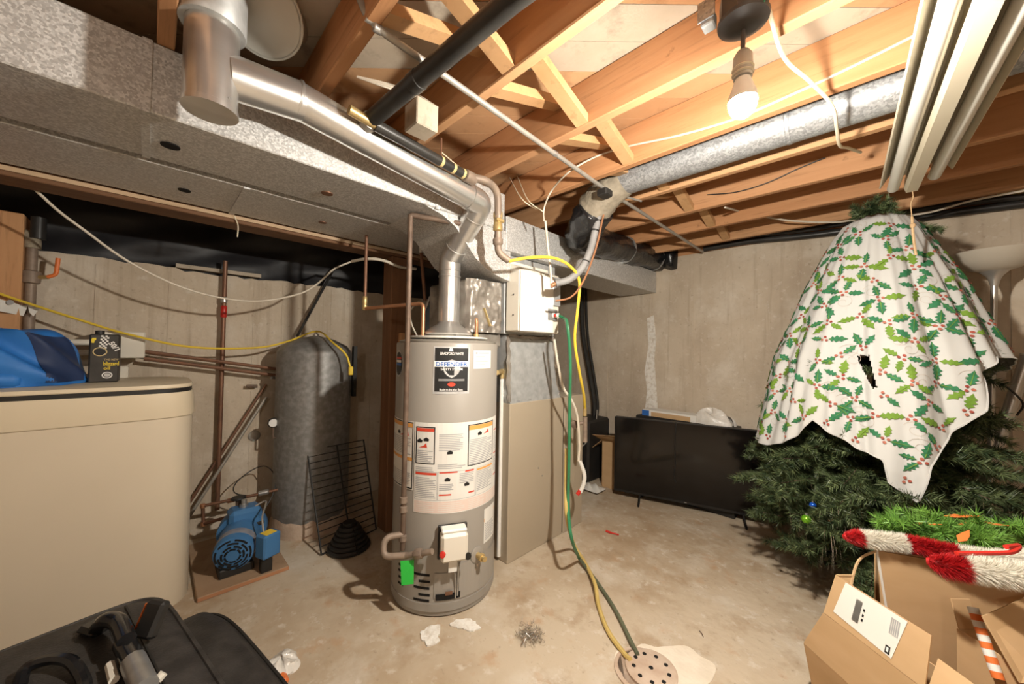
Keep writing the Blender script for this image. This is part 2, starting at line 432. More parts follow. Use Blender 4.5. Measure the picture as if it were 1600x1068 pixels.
def rough_disc(cx, cy, r, n, amp, seed, z0=0.0, z1=0.003, sx=1.0, ang=0.0):
    rnd = random.Random(seed); pts = []
    ph = [rnd.uniform(0, 6.28) for _ in range(4)]
    for i in range(n):
        a = 2*math.pi*i/n
        rr = r*(1 + amp*(math.sin(2*a+ph[0])*.5 + math.sin(3*a+ph[1])*.4 + math.sin(7*a+ph[2])*.25 + math.sin(11*a+ph[3])*.15))
        x, y = rr*sx*math.cos(a), rr*math.sin(a)
        pts.append((cx + x*math.cos(ang)-y*math.sin(ang), cy + x*math.sin(ang)+y*math.cos(ang), z0))
    return MB().prism(pts, (0, 0, z1-z0))
rough_disc(-0.61, 1.52, 0.145, 60, 0.22, 4, sx=1.25, ang=0.9).build('mortar_patch', 'patch', floor)
rough_disc(-1.42, 0.93, 0.05, 30, 0.35, 9, z1=0.006).build('white_crust', 'white_crust', floor)
rough_disc(-1.36, 1.08, 0.035, 30, 0.35, 12, z1=0.006, sx=1.8, ang=0.8).build('white_crust', 'white_crust', floor)

# left wall: poured concrete to about shoulder height with a ragged top
rnd = random.Random(3)
pts = [(XL, YN, 0.0)]
top = []
y = YN
while y < YF + .2:
    zz = 1.785 + rnd.uniform(-0.008, 0.008) - (0.012 if 0.1 < y < 0.55 else 0.0)
    top.append((XL, y, zz)); y += 0.045
poly = [(XL, YF + .2, 0.0)] + [(XL, YF + .2, 1.785)] + list(reversed(top)) + [(XL, YN, 0.0)]
wall_left = MB().prism(poly, (-0.22, 0, 0)).build('wall_left', 'wall', kind='structure', origin=(XL, 0, 0))
# board-form ridges and a crack on the left wall
for yy, h in ((-0.24, 1.75), (0.07, 1.75), (0.52, 1.76), (0.70, 1.76), (1.05, 1.77), (1.4, 1.77)):
    MB().box((XL - .002, yy, 0.0), (XL + .004, yy + .006, h)).build('form_ridge', 'wall', wall_left)
poly_sheet = MB().grid(lambda u, v: (XL - 0.05 - 0.018*math.sin(u*31 + v*9) - 0.012*math.sin(u*57 - v*21) - 0.02*math.sin(v*5 + u*13),
                                     YN + u*(YF - YN), 1.70 + v*0.69), 150, 16)
poly_sheet.build('vapour_barrier', 'poly', None, True, 'black plastic vapour barrier above the left concrete wall', 'plastic sheet')
# small sill board lying on the left wall
MB().box((XL - .10, 0.10, 1.79), (XL + .012, 0.56, 1.815)).build('sill_board', 'plank_pale', None, False, 'short wooden board lying on top of left concrete wall', 'board')

wall_back = MB().box((XL - .22, YF, 0.0), (XR + .2, YF + .2, JZ)).build('wall_back', 'wall', kind='structure', origin=(0, YF, 0))
for u0 in (-1.56, -1.18, -2.05, -0.42, 0.25, 0.55):
    MB().box((u0, YF - .004, 0.0), (u0 + .006, YF + .002, JZ)).build('form_ridge', 'wall', wall_back)
pp = [(-1.609, 3.495, 1.630), (-1.544, 3.495, 1.658), (-1.516, 3.495, 1.419), (-1.533, 3.495, 1.231), (-1.512, 3.495, 0.982), (-1.490, 3.495, 0.705),
      (-1.500, 3.495, 0.426), (-1.628, 3.495, 0.401), (-1.625, 3.495, 0.687), (-1.601, 3.495, 0.911), (-1.629, 3.495, 1.100), (-1.593, 3.495, 1.356)]
MB().prism(pp, (0, 0.01, 0)).build('white_crust', 'white_crust', wall_back)
MB().box((XL - .22, YF + .0, JZ), (XR + .2, YF + .04, SZ)).build('trim_1', 'joist_c', kind='structure')
wall_right = MB().box((XR, YN, 0), (XR + .2, YF, SZ)).build('wall_right', 'wall', kind='structure', origin=(XR, 0, 0))
wall_near = MB().box((XL - .22, YN - .2, 0), (XR + .2, YN, SZ)).build('wall_near', 'wall', kind='structure', origin=(0, YN, 0))

# ceiling: diagonal subfloor boards over joists
ceiling = MB().box((XL - .25, YN - .2, SZ + .022), (XR + .2, YF + .2, SZ + .06)).build('ceiling', 'joist_c', kind='structure', origin=(0, 0, SZ + .022))
def clip(poly, a, b, c):
    out = []
    for i in range(len(poly)):
        p, q = poly[i], poly[(i+1) % len(poly)]
        dp = a*p[0]+b*p[1]-c; dq = a*q[0]+b*q[1]-c
        if dp <= 0: out.append(p)
        if dp*dq < 0:
            t = dp/(dp-dq); out.append((p[0]+(q[0]-p[0])*t, p[1]+(q[1]-p[1])*t))
    return out
S2 = math.sqrt(0.5); c = -3.5; i = 0
while c < 5.0:
    w = 0.140
    ps = [(S2*(s_ - d_), S2*(s_ + d_)) for s_, d_ in ((-9, c), (9, c), (9, c + w - .003), (-9, c + w - .003))]
    for a, b, k in ((-1, 0, -(XL - .2)), (1, 0, XR), (0, -1, -YN), (0, 1, YF + .04)):
        ps = clip(ps, a, b, k)
        if not ps: break
    if len(ps) >= 3:
        pale = abs(c + .07 - 1.26) < .1 or abs(c + .07 - 0.84) < .07
        MB().prism([(p[0], p[1], SZ) for p in ps], (0, 0, 0.02)).build(
            'plank', 'plank_pale' if pale else random.choice(['plank_a', 'plank_b', 'plank_a']), ceiling)
    c += w; i += 1
# joists
for k, y0 in enumerate(JY):
    MB().box((XL - .2, y0, JZ), (XR, y0 + .040, SZ - .001), 0.004).build('joist', ['joist_a', 'joist_b', 'joist_c'][(k*2) % 3], ceiling)
# cross bridging, one pair in each bay
for k in range(len(JY)-1):
    ya = JY[k] + .041; yb = JY[k+1] - .001
    if k in (8,): xs = (-1.05, -1.0)
    xs = (-0.86 - 0.01*(k % 2), -0.92 - 0.01*(k % 2))
    w = .055
    MB().prism([(xs[0], ya, SZ - .03), (xs[0], ya, SZ - .065), (xs[0], yb, JZ + .005), (xs[0], yb, JZ + .04)], (w, 0, 0)).build('bridging', 'bridge', ceiling)
    MB().prism([(xs[1] - w, yb, SZ - .03), (xs[1] - w, yb, SZ - .065), (xs[1] - w, ya, JZ + .005), (xs[1] - w, ya, JZ + .04)], (w, 0, 0)).build('bridging', 'bridge', ceiling)

# beam under the joists behind the ducts, and posts
beam = thing('support_beam', 'brown wooden beam running behind the galvanized ducts', 'beam', (-2.46, 0.4, 1.945))
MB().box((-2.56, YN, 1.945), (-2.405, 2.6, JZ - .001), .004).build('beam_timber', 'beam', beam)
MB().box((-2.404, YN, 1.962), (-2.392, 2.6, 1.980)).build('lit_edge_strip', 'beam_lit', beam)  # pale colour paints the lit front face of the beam
post = thing('support_post', 'dark brown wooden post behind the water heater', 'post', (-2.47, 1.27, 0))
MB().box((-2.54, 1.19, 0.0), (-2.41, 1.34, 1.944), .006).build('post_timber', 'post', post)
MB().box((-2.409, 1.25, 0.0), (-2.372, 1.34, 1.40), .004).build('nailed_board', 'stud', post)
stud = thing('wall_stud', 'orange-brown wooden stud at the far left edge', 'post', (-3.13, -0.58, 0))
MB().box((XL + .001, -0.66, 0.0), (-3.06, -0.475, 1.944), .005).build('stud_timber', 'stud', stud)

# main trunk: two galvanized ducts side by side
DX, DZ = -1.52, 1.985
trunk = thing('supply_duct', 'speckled galvanized supply duct with seams below the joists', 'duct', (-1.71, 0.5, DZ))
segs = [-2.59, -1.3, -0.03, 0.98, 1.44]
for a, b in zip(segs[:-1], segs[1:]):
    MB().box((-1.895, a + .004, DZ), (DX, b - .004, JZ - .002), .004).build('duct_section', 'duct', trunk)
for b in segs[1:-1]:
    MB().box((-1.896, b - .012, DZ - .006), (DX + .006, b + .010, JZ - .003)).build('drive_cleat', 'duct', trunk)
MB().box((-1.905, 1.452, 1.875), (DX, 2.30, 2.080), .004).build('duct_section', 'duct', trunk)
MB().box((-1.905, 2.312, 1.875), (DX, 3.499, 2.080), .004).build('duct_section', 'duct', trunk)
MB().box((-1.910, 2.297, 1.870), (DX + .005, 2.315, 2.085)).build('drive_cleat', 'duct', trunk)
MB().lathe([(.026, 0), (.026, .004)], (-1.728, 0.029, 1.981), (0, 0, 1), 20).build('knockout', 'dark_gap', trunk)
MB().lathe([(.024, 0), (.024, .004)], (-1.739, 0.542, 1.981), (0, 0, 1), 20).build('knockout', 'copper_old', trunk)
ret = thing('return_duct', 'plain galvanized return duct beside the wooden beam', 'duct', (-2.15, 0.5, DZ))
for a, b in ((-2.59, -0.95), (-0.95, 0.28), (0.28, 1.62)):
    MB().box((-2.385, a + .003, DZ), (-1.945, b - .003, JZ - .002), .004).build('duct_section', 'duct', ret)
for b in (-0.95, 0.28):
    MB().box((-2.388, b - .012, DZ - .005), (-1.944, b + .012, JZ - .003)).build('drive_cleat', 'duct', ret)
MB().lathe([(.022, 0), (.022, .004)], (-2.183, 0.087, 1.981), (0, 0, 1), 20).build('knockout', 'dark_gap', ret)
MB().lathe([(.020, 0), (.020, .004)], (-2.167, 0.656, 1.981), (0, 0, 1), 20).build('knockout', 'copper_old', ret)
MB().box((-1.944, -2.5, DZ + .035), (-1.897, 1.5, DZ + .05)).build('hanger_rail', 'duct_tape', ret)


# ================================================================ gas water heater
HC = Vector((-1.70, 1.186, 0.0)); HR = 0.277
FW = Vector((-HC.x, -HC.y, 0)).normalized()           # heater front faces the room
RT = Vector((-FW.y, FW.x, 0)); 
def HP(a, z, r=0.0):
    """point on the jacket: angle a in degrees to the right of the front, height z, r metres proud"""
    a = math.radians(a)
    return HC + (FW*math.cos(a) + RT*math.sin(a))*(HR + r) + Vector((0, 0, z))
wh = thing('water_heater', 'beige cylindrical gas water heater with warning stickers and metal flue', 'water heater', HC)
MB().lathe([(HR, .07), (HR, 1.318), (HR - .004, 1.325)], HC, n=64).build('jacket', 'heater', wh, True)
MB().lathe([(HR - .02, 0.0), (HR - .005, .008), (HR - .003, .03), (HR + .003, .032), (HR + .003, .07), (HR - .01, .071)], HC, n=64).build('base_ring', 'heater_dark', wh, True)
MB().lathe([(HR - .02, 1.318), (HR - .012, 1.335), (HR - .05, 1.342), (.05, 1.345)], HC, n=64).build('top_cap', 'heater', wh, True)
MB().lathe([(.20, 1.347), (.22, 1.352), (.222, 1.358), (.20, 1.362), (.12, 1.366), (.11, 1.378)], HC, n=40).build('drip_pan', 'white_panel', wh, True)
MB().lathe([(.135, 1.372), (.14, 1.38), (.125, 1.395), (.066, 1.432), (.058, 1.45)], HC, n=40).build('draft_hood', 'vent', wh, True)
for a in (20, 140, 260):
    p = HP(a, 1.36, -.15); MB().tube([p, p + Vector((0, 0, .03))], .006, 6).build('hood_leg', 'steel', wh)

def patch(mb, a0, a1, z0, z1, r, n=None):
    n = n or max(2, int(abs(a1 - a0)/5) + 1)
    vs = []; fs = []
    for i in range(n+1):
        a = a0 + (a1-a0)*i/n
        vs += [HP(a, z0, r), HP(a, z1, r)]
    for i in range(n): fs.append((2*i, 2*i+2, 2*i+3, 2*i+1))
    return mb.add(vs, fs)
def frame(mb, a0, a1, z0, z1, t, r):
    ta = math.degrees(t/HR)
    patch(mb, a0, a1, z1 - t, z1, r); patch(mb, a0, a1, z0, z0 + t, r)
    patch(mb, a0, a0 + ta, z0, z1, r); patch(mb, a1 - ta, a1, z0, z1, r); return mb
def htext(mb, body, a, z, w, h, r, bold=0.0):
    v, f = fit_text(body, w, h, bold)
    return mb.add([HP(a + math.degrees(x/HR), z + y, r) for x, y in v], f)
def lines(mb, a0, a1, z0, z1, dz, r, seed, frac=.45):
    rn = random.Random(seed); z = z1
    while z > z0:
        e = a1 - (a1-a0)*rn.choice([0, 0, .05, .12, .3])
        patch(mb, a0, e, z - dz*frac, z, r); z -= dz
    return mb

# black shield sticker
A0, A1, Z0, Z1 = -14.5, 22.5, 1.075, 1.306
st = patch(MB(), A0, A1, Z0, Z1, .0012).build('shield_sticker', 'print_silver', wh, label='black sticker with silver shield and white lettering')
m = patch(MB(), A0 + 1.5, A1 - 1.8, Z0 + .012, Z1 - .006, .0018); m.build('sticker_field', 'print_black', st)
AM = (A0 + A1)/2
sh = [(-.042, 0.045), (-.02, .05), (0, .058), (.02, .05), (.042, .045), (.042, 0), (.034, -.03), (.018, -.05), (0, -.062), (-.018, -.05), (-.034, -.03), (-.042, 0)]
MB().add([HP(AM + math.degrees(x/HR), 1.200 + y*.75, .0024) for x, y in sh], [tuple(range(len(sh)))]).build('shield_print', 'print_silver', st)
m = MB()
htext(m, 'BRADFORD WHITE', AM, 1.272, .112, .0135, .003, .012)
htext(m, 'SAFETY SYSTEM', AM, 1.196, .105, .011, .003, .012)
htext(m, 'Built to be the Best', AM, 1.096, .112, .011, .003, .008)
m.build('white_lettering', 'print_white', st, kind='stuff')
fl = [(-.010, -.008), (.010, -.008), (.008, .002), (.004, .010), (0, .004), (-.003, .012), (-.008, .003)]
MB().add([HP(AM - 1 + math.degrees(x/HR), 1.291 + y, .003) for x, y in fl], [tuple(range(len(fl)))]).build('emblem', 'print_white', st)
patch(MB(), AM - 17.5, AM + 17.5, 1.207, 1.235, .003).build('lettering_band', 'print_white', st)
m = MB(); htext(m, 'DEFENDER', AM, 1.221, .152, .021, .0042, .02); m.build('blue_lettering', 'print_blue', st)
m = MB(); lines(m, AM - 13, AM + 13, 1.136, 1.148, .006, .003, 2); m.build('small_print', 'print_grey', st, kind='stuff')
ov = [(.019*math.cos(t*.4), .010*math.sin(t*.4)) for t in range(16)]
MB().add([HP(AM + math.degrees(x/HR), 1.122 + y, .003) for x, y in ov], [tuple(range(16))]).build('red_oval', 'print_red', st)
# white inspection paper
pp = patch(MB(), 27, 53, 1.197, 1.290, .0014).build('inspection_paper', 'paper', wh)
m = MB(); patch(m, 33, 49, 1.273, 1.279, .002); patch(m, 29.5, 32, 1.270, 1.282, .002); lines(m, 29.5, 48, 1.207, 1.262, .014, .002, 5, .2); m.build('small_print', 'print_grey', pp, kind='stuff')
# round maker's decal
dc = [HP(-64 + math.degrees(.052*math.cos(t*.2094)/HR), 1.215 + .068*math.sin(t*.2094), .0014) for t in range(30)]
de = MB().add(dc, [tuple(range(30))]).build('round_decal', 'print_silver', wh)
dd = [HP(-64 + math.degrees(.045*math.cos(t*.2094)/HR), 1.215 + .060*math.sin(t*.2094), .002) for t in range(30)]
MB().add(dd, [tuple(range(30))]).build('decal_field', 'print_black', de)
for k, mm in ((.028, 'print_red'), (.012, 'print_white'), (-.004, 'print_blue')):
    patch(MB(), -71, -57, 1.215 + k - .006, 1.215 + k + .006, .0026).build('decal_stripe', mm, de)
# warning sheets
sheet = patch(MB(), -33, 74, .498, .935, .0012).build('warning_sheet', 'paper', wh)
sheet2 = patch(MB(), -84, -34, .60, .935, .0012).build('warning_sheet', 'paper', wh)
m = MB()
frame(m, -83, -35, .605, .93, .005, .002)
frame(m, -31.5, -11, .735, .915, .005, .002)
frame(m, 22.5, 61, .715, .92, .005, .002)
m.build('black_borders', 'print_black', sheet, kind='stuff')
m = MB()
patch(m, -30.5, -12, .892, .908, .0022); patch(m, -31, -9, .683, .694, .002)
patch(m, -6, 12, .692, .698, .002); patch(m, 20, 30, .690, .697, .002); patch(m, -6, 6, .585, .592, .002); patch(m, 24, 31, .583, .590, .002)
patch(m, 64, 73, .86, .866, .002); patch(m, 64, 73, .735, .741, .002); patch(m, 64, 73, .62, .626, .002)
for a, z in ((-46, .87), (-24, .825), (46, .875), (-52, .87)):
    m.add([HP(a - 4, z - .012, .0024), HP(a + 5, z - .010, .0024), HP(a + 4, z + .012, .0024), HP(a + 1, z - .002, .0024)], [(0, 1, 2, 3)])
m.build('red_print', 'print_red', sheet, kind='stuff')
m = MB(); patch(m, -82, -36, .905, .924, .0022); patch(m, 23.5, 60, .893, .914, .0022); patch(m, -82, -36, .742, .757, .0022); patch(m, 34, 60, .684, .694, .002)
m.build('orange_print', 'print_orange', sheet, kind='stuff')
m = MB()
for a0, a1, z0, z1, s in ((-80, -38, .77, .85, 1), (-80, -38, .61, .68, 2), (-29.5, -13, .745, .80, 3), (-7, 17, .80, .88, 4), (24.5, 59, .725, .845, 5),
                          (-31, -9.5, .57, .67, 6), (-6, 8, .61, .64, 7), (14, 30, .64, .685, 8), (34, 60, .58, .68, 9), (-8, 20, .715, .735, 10), (64, 72, .65, .72, 11), (64, 72, .76, .85, 12), (-31, -12, .70, .72, 13)):
    lines(m, a0, a1, z0, z1, .0085, .0018, s)
frame(m, -32, -8, .562, .697, .0016, .0019); frame(m, -7.5, 32, .562, .70, .0016, .0019); frame(m, 33, 61, .562, .70, .0016, .0019)
m.build('small_print', 'print_grey', sheet, kind='stuff')
m = MB()
for q in ((-27, .845), (-20, .852), (37, .868), (4, .79), (2, .66), (22, .628), (-58, .87)):
    m.add([HP(q[0] - 2.5, q[1] - .007, .0024), HP(q[0] + 2.5, q[1] - .007, .0024), HP(q[0] + 3, q[1] + .004, .0024), HP(q[0], q[1] + .012, .0024), HP(q[0] - 3, q[1] + .004, .0024)], [(0, 1, 2, 3, 4)])
m.build('pictograms', 'print_black', sheet, kind='stuff')
m = MB(); patch(m, -32, 73, .502, .556, .0017); m.build('pink_band', 'print_pink', sheet)
m = MB()
for a0, a1 in ((-30, -10), (-7, 20), (24, 45), (48, 70)): lines(m, a0, a1, .508, .548, .009, .0022, int(a0) + 90, .3)
m.build('small_print', 'paper', sheet, kind='stuff')
lab = patch(MB(), 46, 70, .295, .47, .0014).build('energy_label', 'paper', wh)
m = MB(); m.add([HP(46, .405, .002), HP(70, .43, .002), HP(70, .447, .002), HP(46, .422, .002)], [(0, 1, 2, 3)]); m.build('orange_print', 'print_orange', lab)
m = MB(); lines(m, 48, 67, .31, .395, .009, .002, 31); m.build('small_print', 'print_grey', lab, kind='stuff')
# gas control valve
def hbox(a, z0, z1, w, d0, d1, bev=.006):
    """box standing off the jacket at angle a: width w, from d0 to d1 proud"""
    mb = MB(); mb.box((-w/2, d0, z0), (w/2, d1, z1), bev)
    A = math.radians(a); f = FW*math.cos(A)+RT*math.sin(A); r = -FW*math.sin(A)+RT*math.cos(A)
    mb.v = [tuple(HC + r*p[0] + f*(HR + p[1]) + Vector((0, 0, p[2]))) for p in mb.v]; return mb
gv = hbox(8, .305, .435, .125, .012, .085, .012).build('gas_valve', 'cream', wh, label='cream gas control valve with red button')
hbox(8, .435, .45, .118, .012, .07, .005).build('valve_cap', 'white_panel', gv)
hbox(8, .29, .45, .14, .0, .014, .003).build('valve_bracket', 'black', gv)
p = HP(-1, .352, .085); n_ = (FW*math.cos(math.radians(4))+RT*math.sin(math.radians(4)))
MB().lathe([(.014, 0), (.015, .006), (.012, .014), (.004, .016)], p, n_, 16).build('red_button', 'red', gv, True)
p = HP(18, .325, .083); MB().lathe([(.016, 0), (.016, .008)], p, n_, 12).build('dial', 'black', gv)
MB().tube(bend_path([HP(5, .31, .05), HP(9, .26, .03), HP(12, .17, .012), HP(12, .09, .006)], .02), .004, 6).build('pilot_tube', 'steel', gv, True)
MB().tube(bend_path([HP(9, .31, .05), HP(13, .25, .035), HP(14, .18, .012), HP(14, .1, .006)], .02), .004, 6).build('thermocouple', 'steel', gv, True)
patch(MB(), 4, 11, .245, .305, .052).build('paper_tag', 'paper', gv)
# drain valve
dv = MB().lathe([(.040, 0), (.040, .006), (.034, .010)], HP(36, .262, -.001), HP(36, .26, 1) - HP(36, .26, 0), 24).build('drain_plate', 'heater', wh, True)
MB().lathe([(.014, .008), (.014, .03), (.019, .031), (.019, .045), (.013, .046), (.013, .065), (.008, .066)], HP(36, .262), HP(36, .26, 1) - HP(36, .26, 0), 16).build('drain_spigot', 'brass', dv, True)
# combustion chamber door and slots
patch(MB(), 15.5, 76, .082, .25, .004).build('outer_door', 'heater', wh)
dr = patch(MB(), -9, 13, .095, .215, .003).build('burner_door', 'heater_dark', wh)
patch(MB(), -7, 17, .088, .118, .006).build('burner_gap', 'dark_gap', dr)
patch(MB(), 2, 9, .112, .13, .010).build('burner_manifold', 'copper_old', dr)
for k, (a, z, w) in enumerate(((-22, .205, 17), (-19, .173, 12), (-22, .142, 17), (-19, .11, 12), (-22, .083, 17),
                               (-46, .215, 14), (-49, .187, 9), (-46, .155, 14), (-49, .125, 9))):
    patch(MB(), a - w/2, a + w/2, z - .006, z + .006, .001).build('vent_slot', 'dark_gap', wh)
# green tag hanging from gas pipe
# ---- iron gas pipe feeding the heater
GP = Vector((-1.651, 0.907, 0.798)); gx, gy = GP.x, GP.y
gas = thing('gas_pipe', 'rusty brown iron gas pipe standing in front of the water heater', 'pipe', (gx, gy, .28))
zt = 1.935
MB().tube([(gx, gy, .30), (gx, gy, zt)], .0135, 12).build('riser', 'iron', gas, True)
for z in (.36, .50, .545):
    MB().lathe([(.014, -.016), (.020, -.014), (.021, -.008), (.019, 0), (.021, .008), (.020, .014), (.014, .016)], (gx, gy, z), n=14).build('coupling', 'iron_pale', gas, True)
v2 = HP(-9, .352, .06)
e0 = Vector((gx, gy, .375)); lft = -RT*.085
MB().tube(bend_path([e0, e0 + lft + FW*.02, e0 + lft + FW*.05 + Vector((0, 0, -.075)), e0 + FW*.065 + RT*.03 + Vector((0, 0, -.07))], .035), .0155, 12).build('offset_elbow', 'iron_pale', gas, True)
MB().tube([e0 + FW*.065 + RT*.02 + Vector((0, 0, -.07)), v2], .0135, 12).build('valve_branch', 'iron_pale', gas, True)
q = (e0 + FW*.065 + RT*.03 + Vector((0, 0, -.07)))*.55 + v2*.45
MB().lathe([(.019, -.022), (.024, -.012), (.024, .012), (.019, .022)], q, v2 - q, 8).build('union_nut', 'iron_pale', gas, True)
tg0 = e0 + FW*.085 + RT*.0 + Vector((0, 0, -.082))
MB().panel([tg0, tg0 + RT*.062, tg0 + RT*.064 + FW*.012 + Vector((0, 0, -.105)), tg0 + RT*.008 + FW*.010 + Vector((0, 0, -.108))], .001).build('green_tag', 'green_tag', gas)
MB().tube(bend_path([(gx, gy, zt), (gx, gy, 1.965), (-1.500, 1.170, 1.944)], .03), .0145, 12).build('header_pipe', 'iron', gas, True)
for u, v in ((651, 322), (693, 338)):
    p = Vector(((gx - 1.5)/2, gy + .12 if u < 660 else gy + .3, 1.96))
    MB().box((p.x - .006, p.y, 1.95), (p.x + .006, p.y + .02, 1.99)).build('pipe_hanger', 'steel', gas)

# copper water lines
CZ = 1.52
cold = thing('copper_pipe', 'copper water line with square bend left of heater flue', 'pipe', (-2.189, 0.913, 1.537))
c0 = Vector((-2.189, 0.913, 1.529)); c1 = Vector(HP(-70, 1.49, -.13))
MB().tube([(c0.x, c0.y, 1.975), (c0.x, c0.y, c0.z)], .010, 10).build('drop_pipe', 'copper_old', cold, True)
MB().lathe([(.011, -.05), (.015, -.045), (.015, -.02), (.012, -.018), (.015, 0), (.015, .03), (.011, .035)], c0 + Vector((0, 0, .04)), n=12).build('brass_adapter', 'brass', cold, True)
MB().tube(bend_path([c0, (c1.x, c1.y, c0.z + .01), (c1.x, c1.y, 1.34)], .03), .011, 10).build('branch_pipe', 'copper', cold, True)
hot = thing('copper_pipe', 'short copper elbow entering heater top right of flue', 'pipe', HP(75, 1.34, -.13))
h1 = HP(80, 1.34, -.12)
MB().tube(bend_path([h1, (h1.x, h1.y, 1.475), (h1.x - .14, h1.y - .02, 1.485)], .03), .011, 10).build('elbow_pipe', 'copper', hot, True)
MB().lathe([(.016, 0), (.016, .04), (.012, .042)], h1, n=12).build('nipple', 'brass', hot, True)
old = thing('water_pipe', 'painted water pipe stub with white section under the return duct', 'pipe', (-2.075, 1.230, 1.933))
MB().tube(bend_path([(-2.202, 1.027, 2.086), (-2.154, 1.076, 2.079), (-2.139, 1.092, 2.030), (-2.068, 1.191, 2.051), (-2.054, 1.206, 2.039), (-2.063, 1.214, 1.907)], .02), .011, 10).build('upper_run', 'pvc', old, True)
MB().tube([(-2.063, 1.214, 1.915), (-2.090, 1.267, 1.605)], .011, 10).build('lower_run', 'copper_old', old, True)
MB().tube([(-1.996, 1.246, 1.624), (-2.019, 1.226, 1.534)], .007, 8).build('lever', 'steel', old, True)
MB().tube(smooth_path([(-2.045, 1.198, 1.594), (-2.083, 1.162, 1.532), (-2.035, 1.142, 1.448), (-1.965, 1.143, 1.367)]), .005, 6).build('sensor_wire', 'wire_white', old, True)
bl = thing('solvent_jug', 'translucent blue jug standing behind the heater flue', 'bottle', (-2.254, 1.419, 1.404))
b0 = Vector((-2.254, 1.419, 1.395))
MB().lathe([(.05, 0), (.055, .01), (.055, .15), (.04, .19), (.018, .21), (.018, .225)], b0, n=20).build('jug_body', mat('blue_plastic', (.12, .17, .22), (.2, .26, .31), 8, rough=.3), bl, True)
MB().lathe([(.021, .222), (.021, .25), (.01, .252)], b0, n=14).build('jug_cap', 'black', bl, True)
MB().box((b0.x - .12, b0.y - .10, b0.z - .03), (b0.x + .10, b0.y + .10, b0.z)).build('wall_shelf', 'post', None, False, 'small dark shelf board behind the water heater', 'shelf')

# T&P discharge
tp = thing('relief_pipe', 'white plastic discharge pipe between heater and furnace', 'pipe', (-1.635, 1.544, 0.030))
t0 = Vector((-1.635, 1.544, 0.030))
MB().tube([t0, (t0.x, t0.y, 1.12)], .0125, 12).build('plastic_pipe', 'pvc', tp, True)
MB().lathe([(.013, 0), (.017, .004), (.017, .03), (.021, .032), (.021, .05), (.012, .06)], (t0.x, t0.y, 1.115), n=14).build('brass_adapter', 'brass', tp, True)
MB().tube([(t0.x, t0.y, 1.16), HP(82, 1.165, .0)], .014, 10).build('relief_valve', 'brass', tp, True)

# ================================================================ flue
flue = thing('flue_pipe', 'shiny metal flue rising from heater and running under joists', 'flue pipe', (HC.x, HC.y, 1.45))
FR = .0595
k1 = Vector((HC.x, HC.y, 1.80)); k2 = Vector((-1.413, 1.169, 2.035)); k3 = Vector((-1.348, 0.183, 2.127)); TC = Vector((-1.338, 0.102, 2.080))
MB().tube([(HC.x, HC.y, 1.44), (HC.x, HC.y, 1.74)], FR, 24).build('vertical_pipe', 'vent', flue, True)
def seam(c, ax, r, mname='vent'):
    MB().lathe([(r, -.006), (r + .004, -.003), (r + .004, .003), (r, .006)], c, ax, 24).build('crimp_ring', mname, flue, True)
seam((HC.x, HC.y, 1.735), (0, 0, 1), FR); seam((HC.x, HC.y, 1.70), (0, 0, 1), FR)
d12 = (k2 - k1).normalized(); d23 = (k3 - k2).normalized()
MB().tube(bend_path([(HC.x, HC.y, 1.73), k1, k1 + d12*.10], .09, 6), FR + .001, 24).build('lower_elbow', 'vent', flue, True)
MB().tube([k1 + d12*.08, k2 - d12*.07], FR, 24).build('offset_pipe', 'vent', flue, True)
seam(k1 + d12*.085, d12, FR); seam(k2 - d12*.085, d12, FR)
MB().tube(bend_path([k2 - d12*.09, k2, k2 + d23*.09], .085, 8), FR + .002, 24).build('upper_elbow', 'vent', flue, True)
seam(k2 + d23*.088, d23, FR)
s4 = k2 + (k3 - k2)*.86
MB().tube([k2 + d23*.085, s4], FR, 24).build('long_run', 'vent', flue, True)
seam(s4, d23, FR + .001)
MB().tube([s4 - d23*.01, Vector((TC.x, TC.y, TC.z)) + (s4 - TC)*.15], FR + .0015, 24).build('tee_branch', 'vent', flue, True)
z0 = Vector((-1.326, 0.126, 1.962)).z
MB().tube([(TC.x, TC.y, z0), (TC.x, TC.y, 2.34)], FR + .003, 28).build('tee_body', 'vent', flue, True)
MB().lathe([(.003, -.004), (FR - .006, 0), (FR + .006, -.002), (FR + .006, .012), (FR + .003, .014)], (TC.x, TC.y, z0), n=28).build('tee_cap', 'vent', flue, True)
MB().lathe([(.076, 2.200), (.078, 2.203), (.078, 2.389), (.06, 2.389)], (TC.x, TC.y, 0), n=28).build('vent_collar', 'galv_dull', flue, True)
for a in (0.6, 2.5, 4.4):
    MB().lathe([(.004, 0), (.004, .004)], (TC.x + (FR + .003)*math.cos(a), TC.y + (FR + .003)*math.sin(a), z0 + .03), (math.cos(a), math.sin(a), 0), 8).build('screw', 'steel', flue)

# frosted tub wedged in the joist bay beside the flue
tb = thing('plastic_tub', 'frosted white plastic tub wedged between joists above the flue', 'tub', (-1.426, 0.267, 2.395))
t0 = Vector((-1.622, 0.389, 2.629)); t1 = Vector((-1.352, 0.216, 2.330)); ax = (t1 - t0).normalized(); L_ = (t1 - t0).length
MB().lathe([(.005, 0), (.085, .004), (.092, .02), (.105, L_ - .03), (.112, L_ - .02), (.114, L_), (.108, L_), (.100, L_ - .03), (.086, .03), (.005, .012)], t0, ax, 32).build('tub_body', 'frosted', tb, True)
MB().lathe([(.112, L_ - .012), (.117, L_ - .010), (.117, L_ - .002), (.112, L_)], t0, ax, 32).build('tub_rim', 'frosted', tb, True)

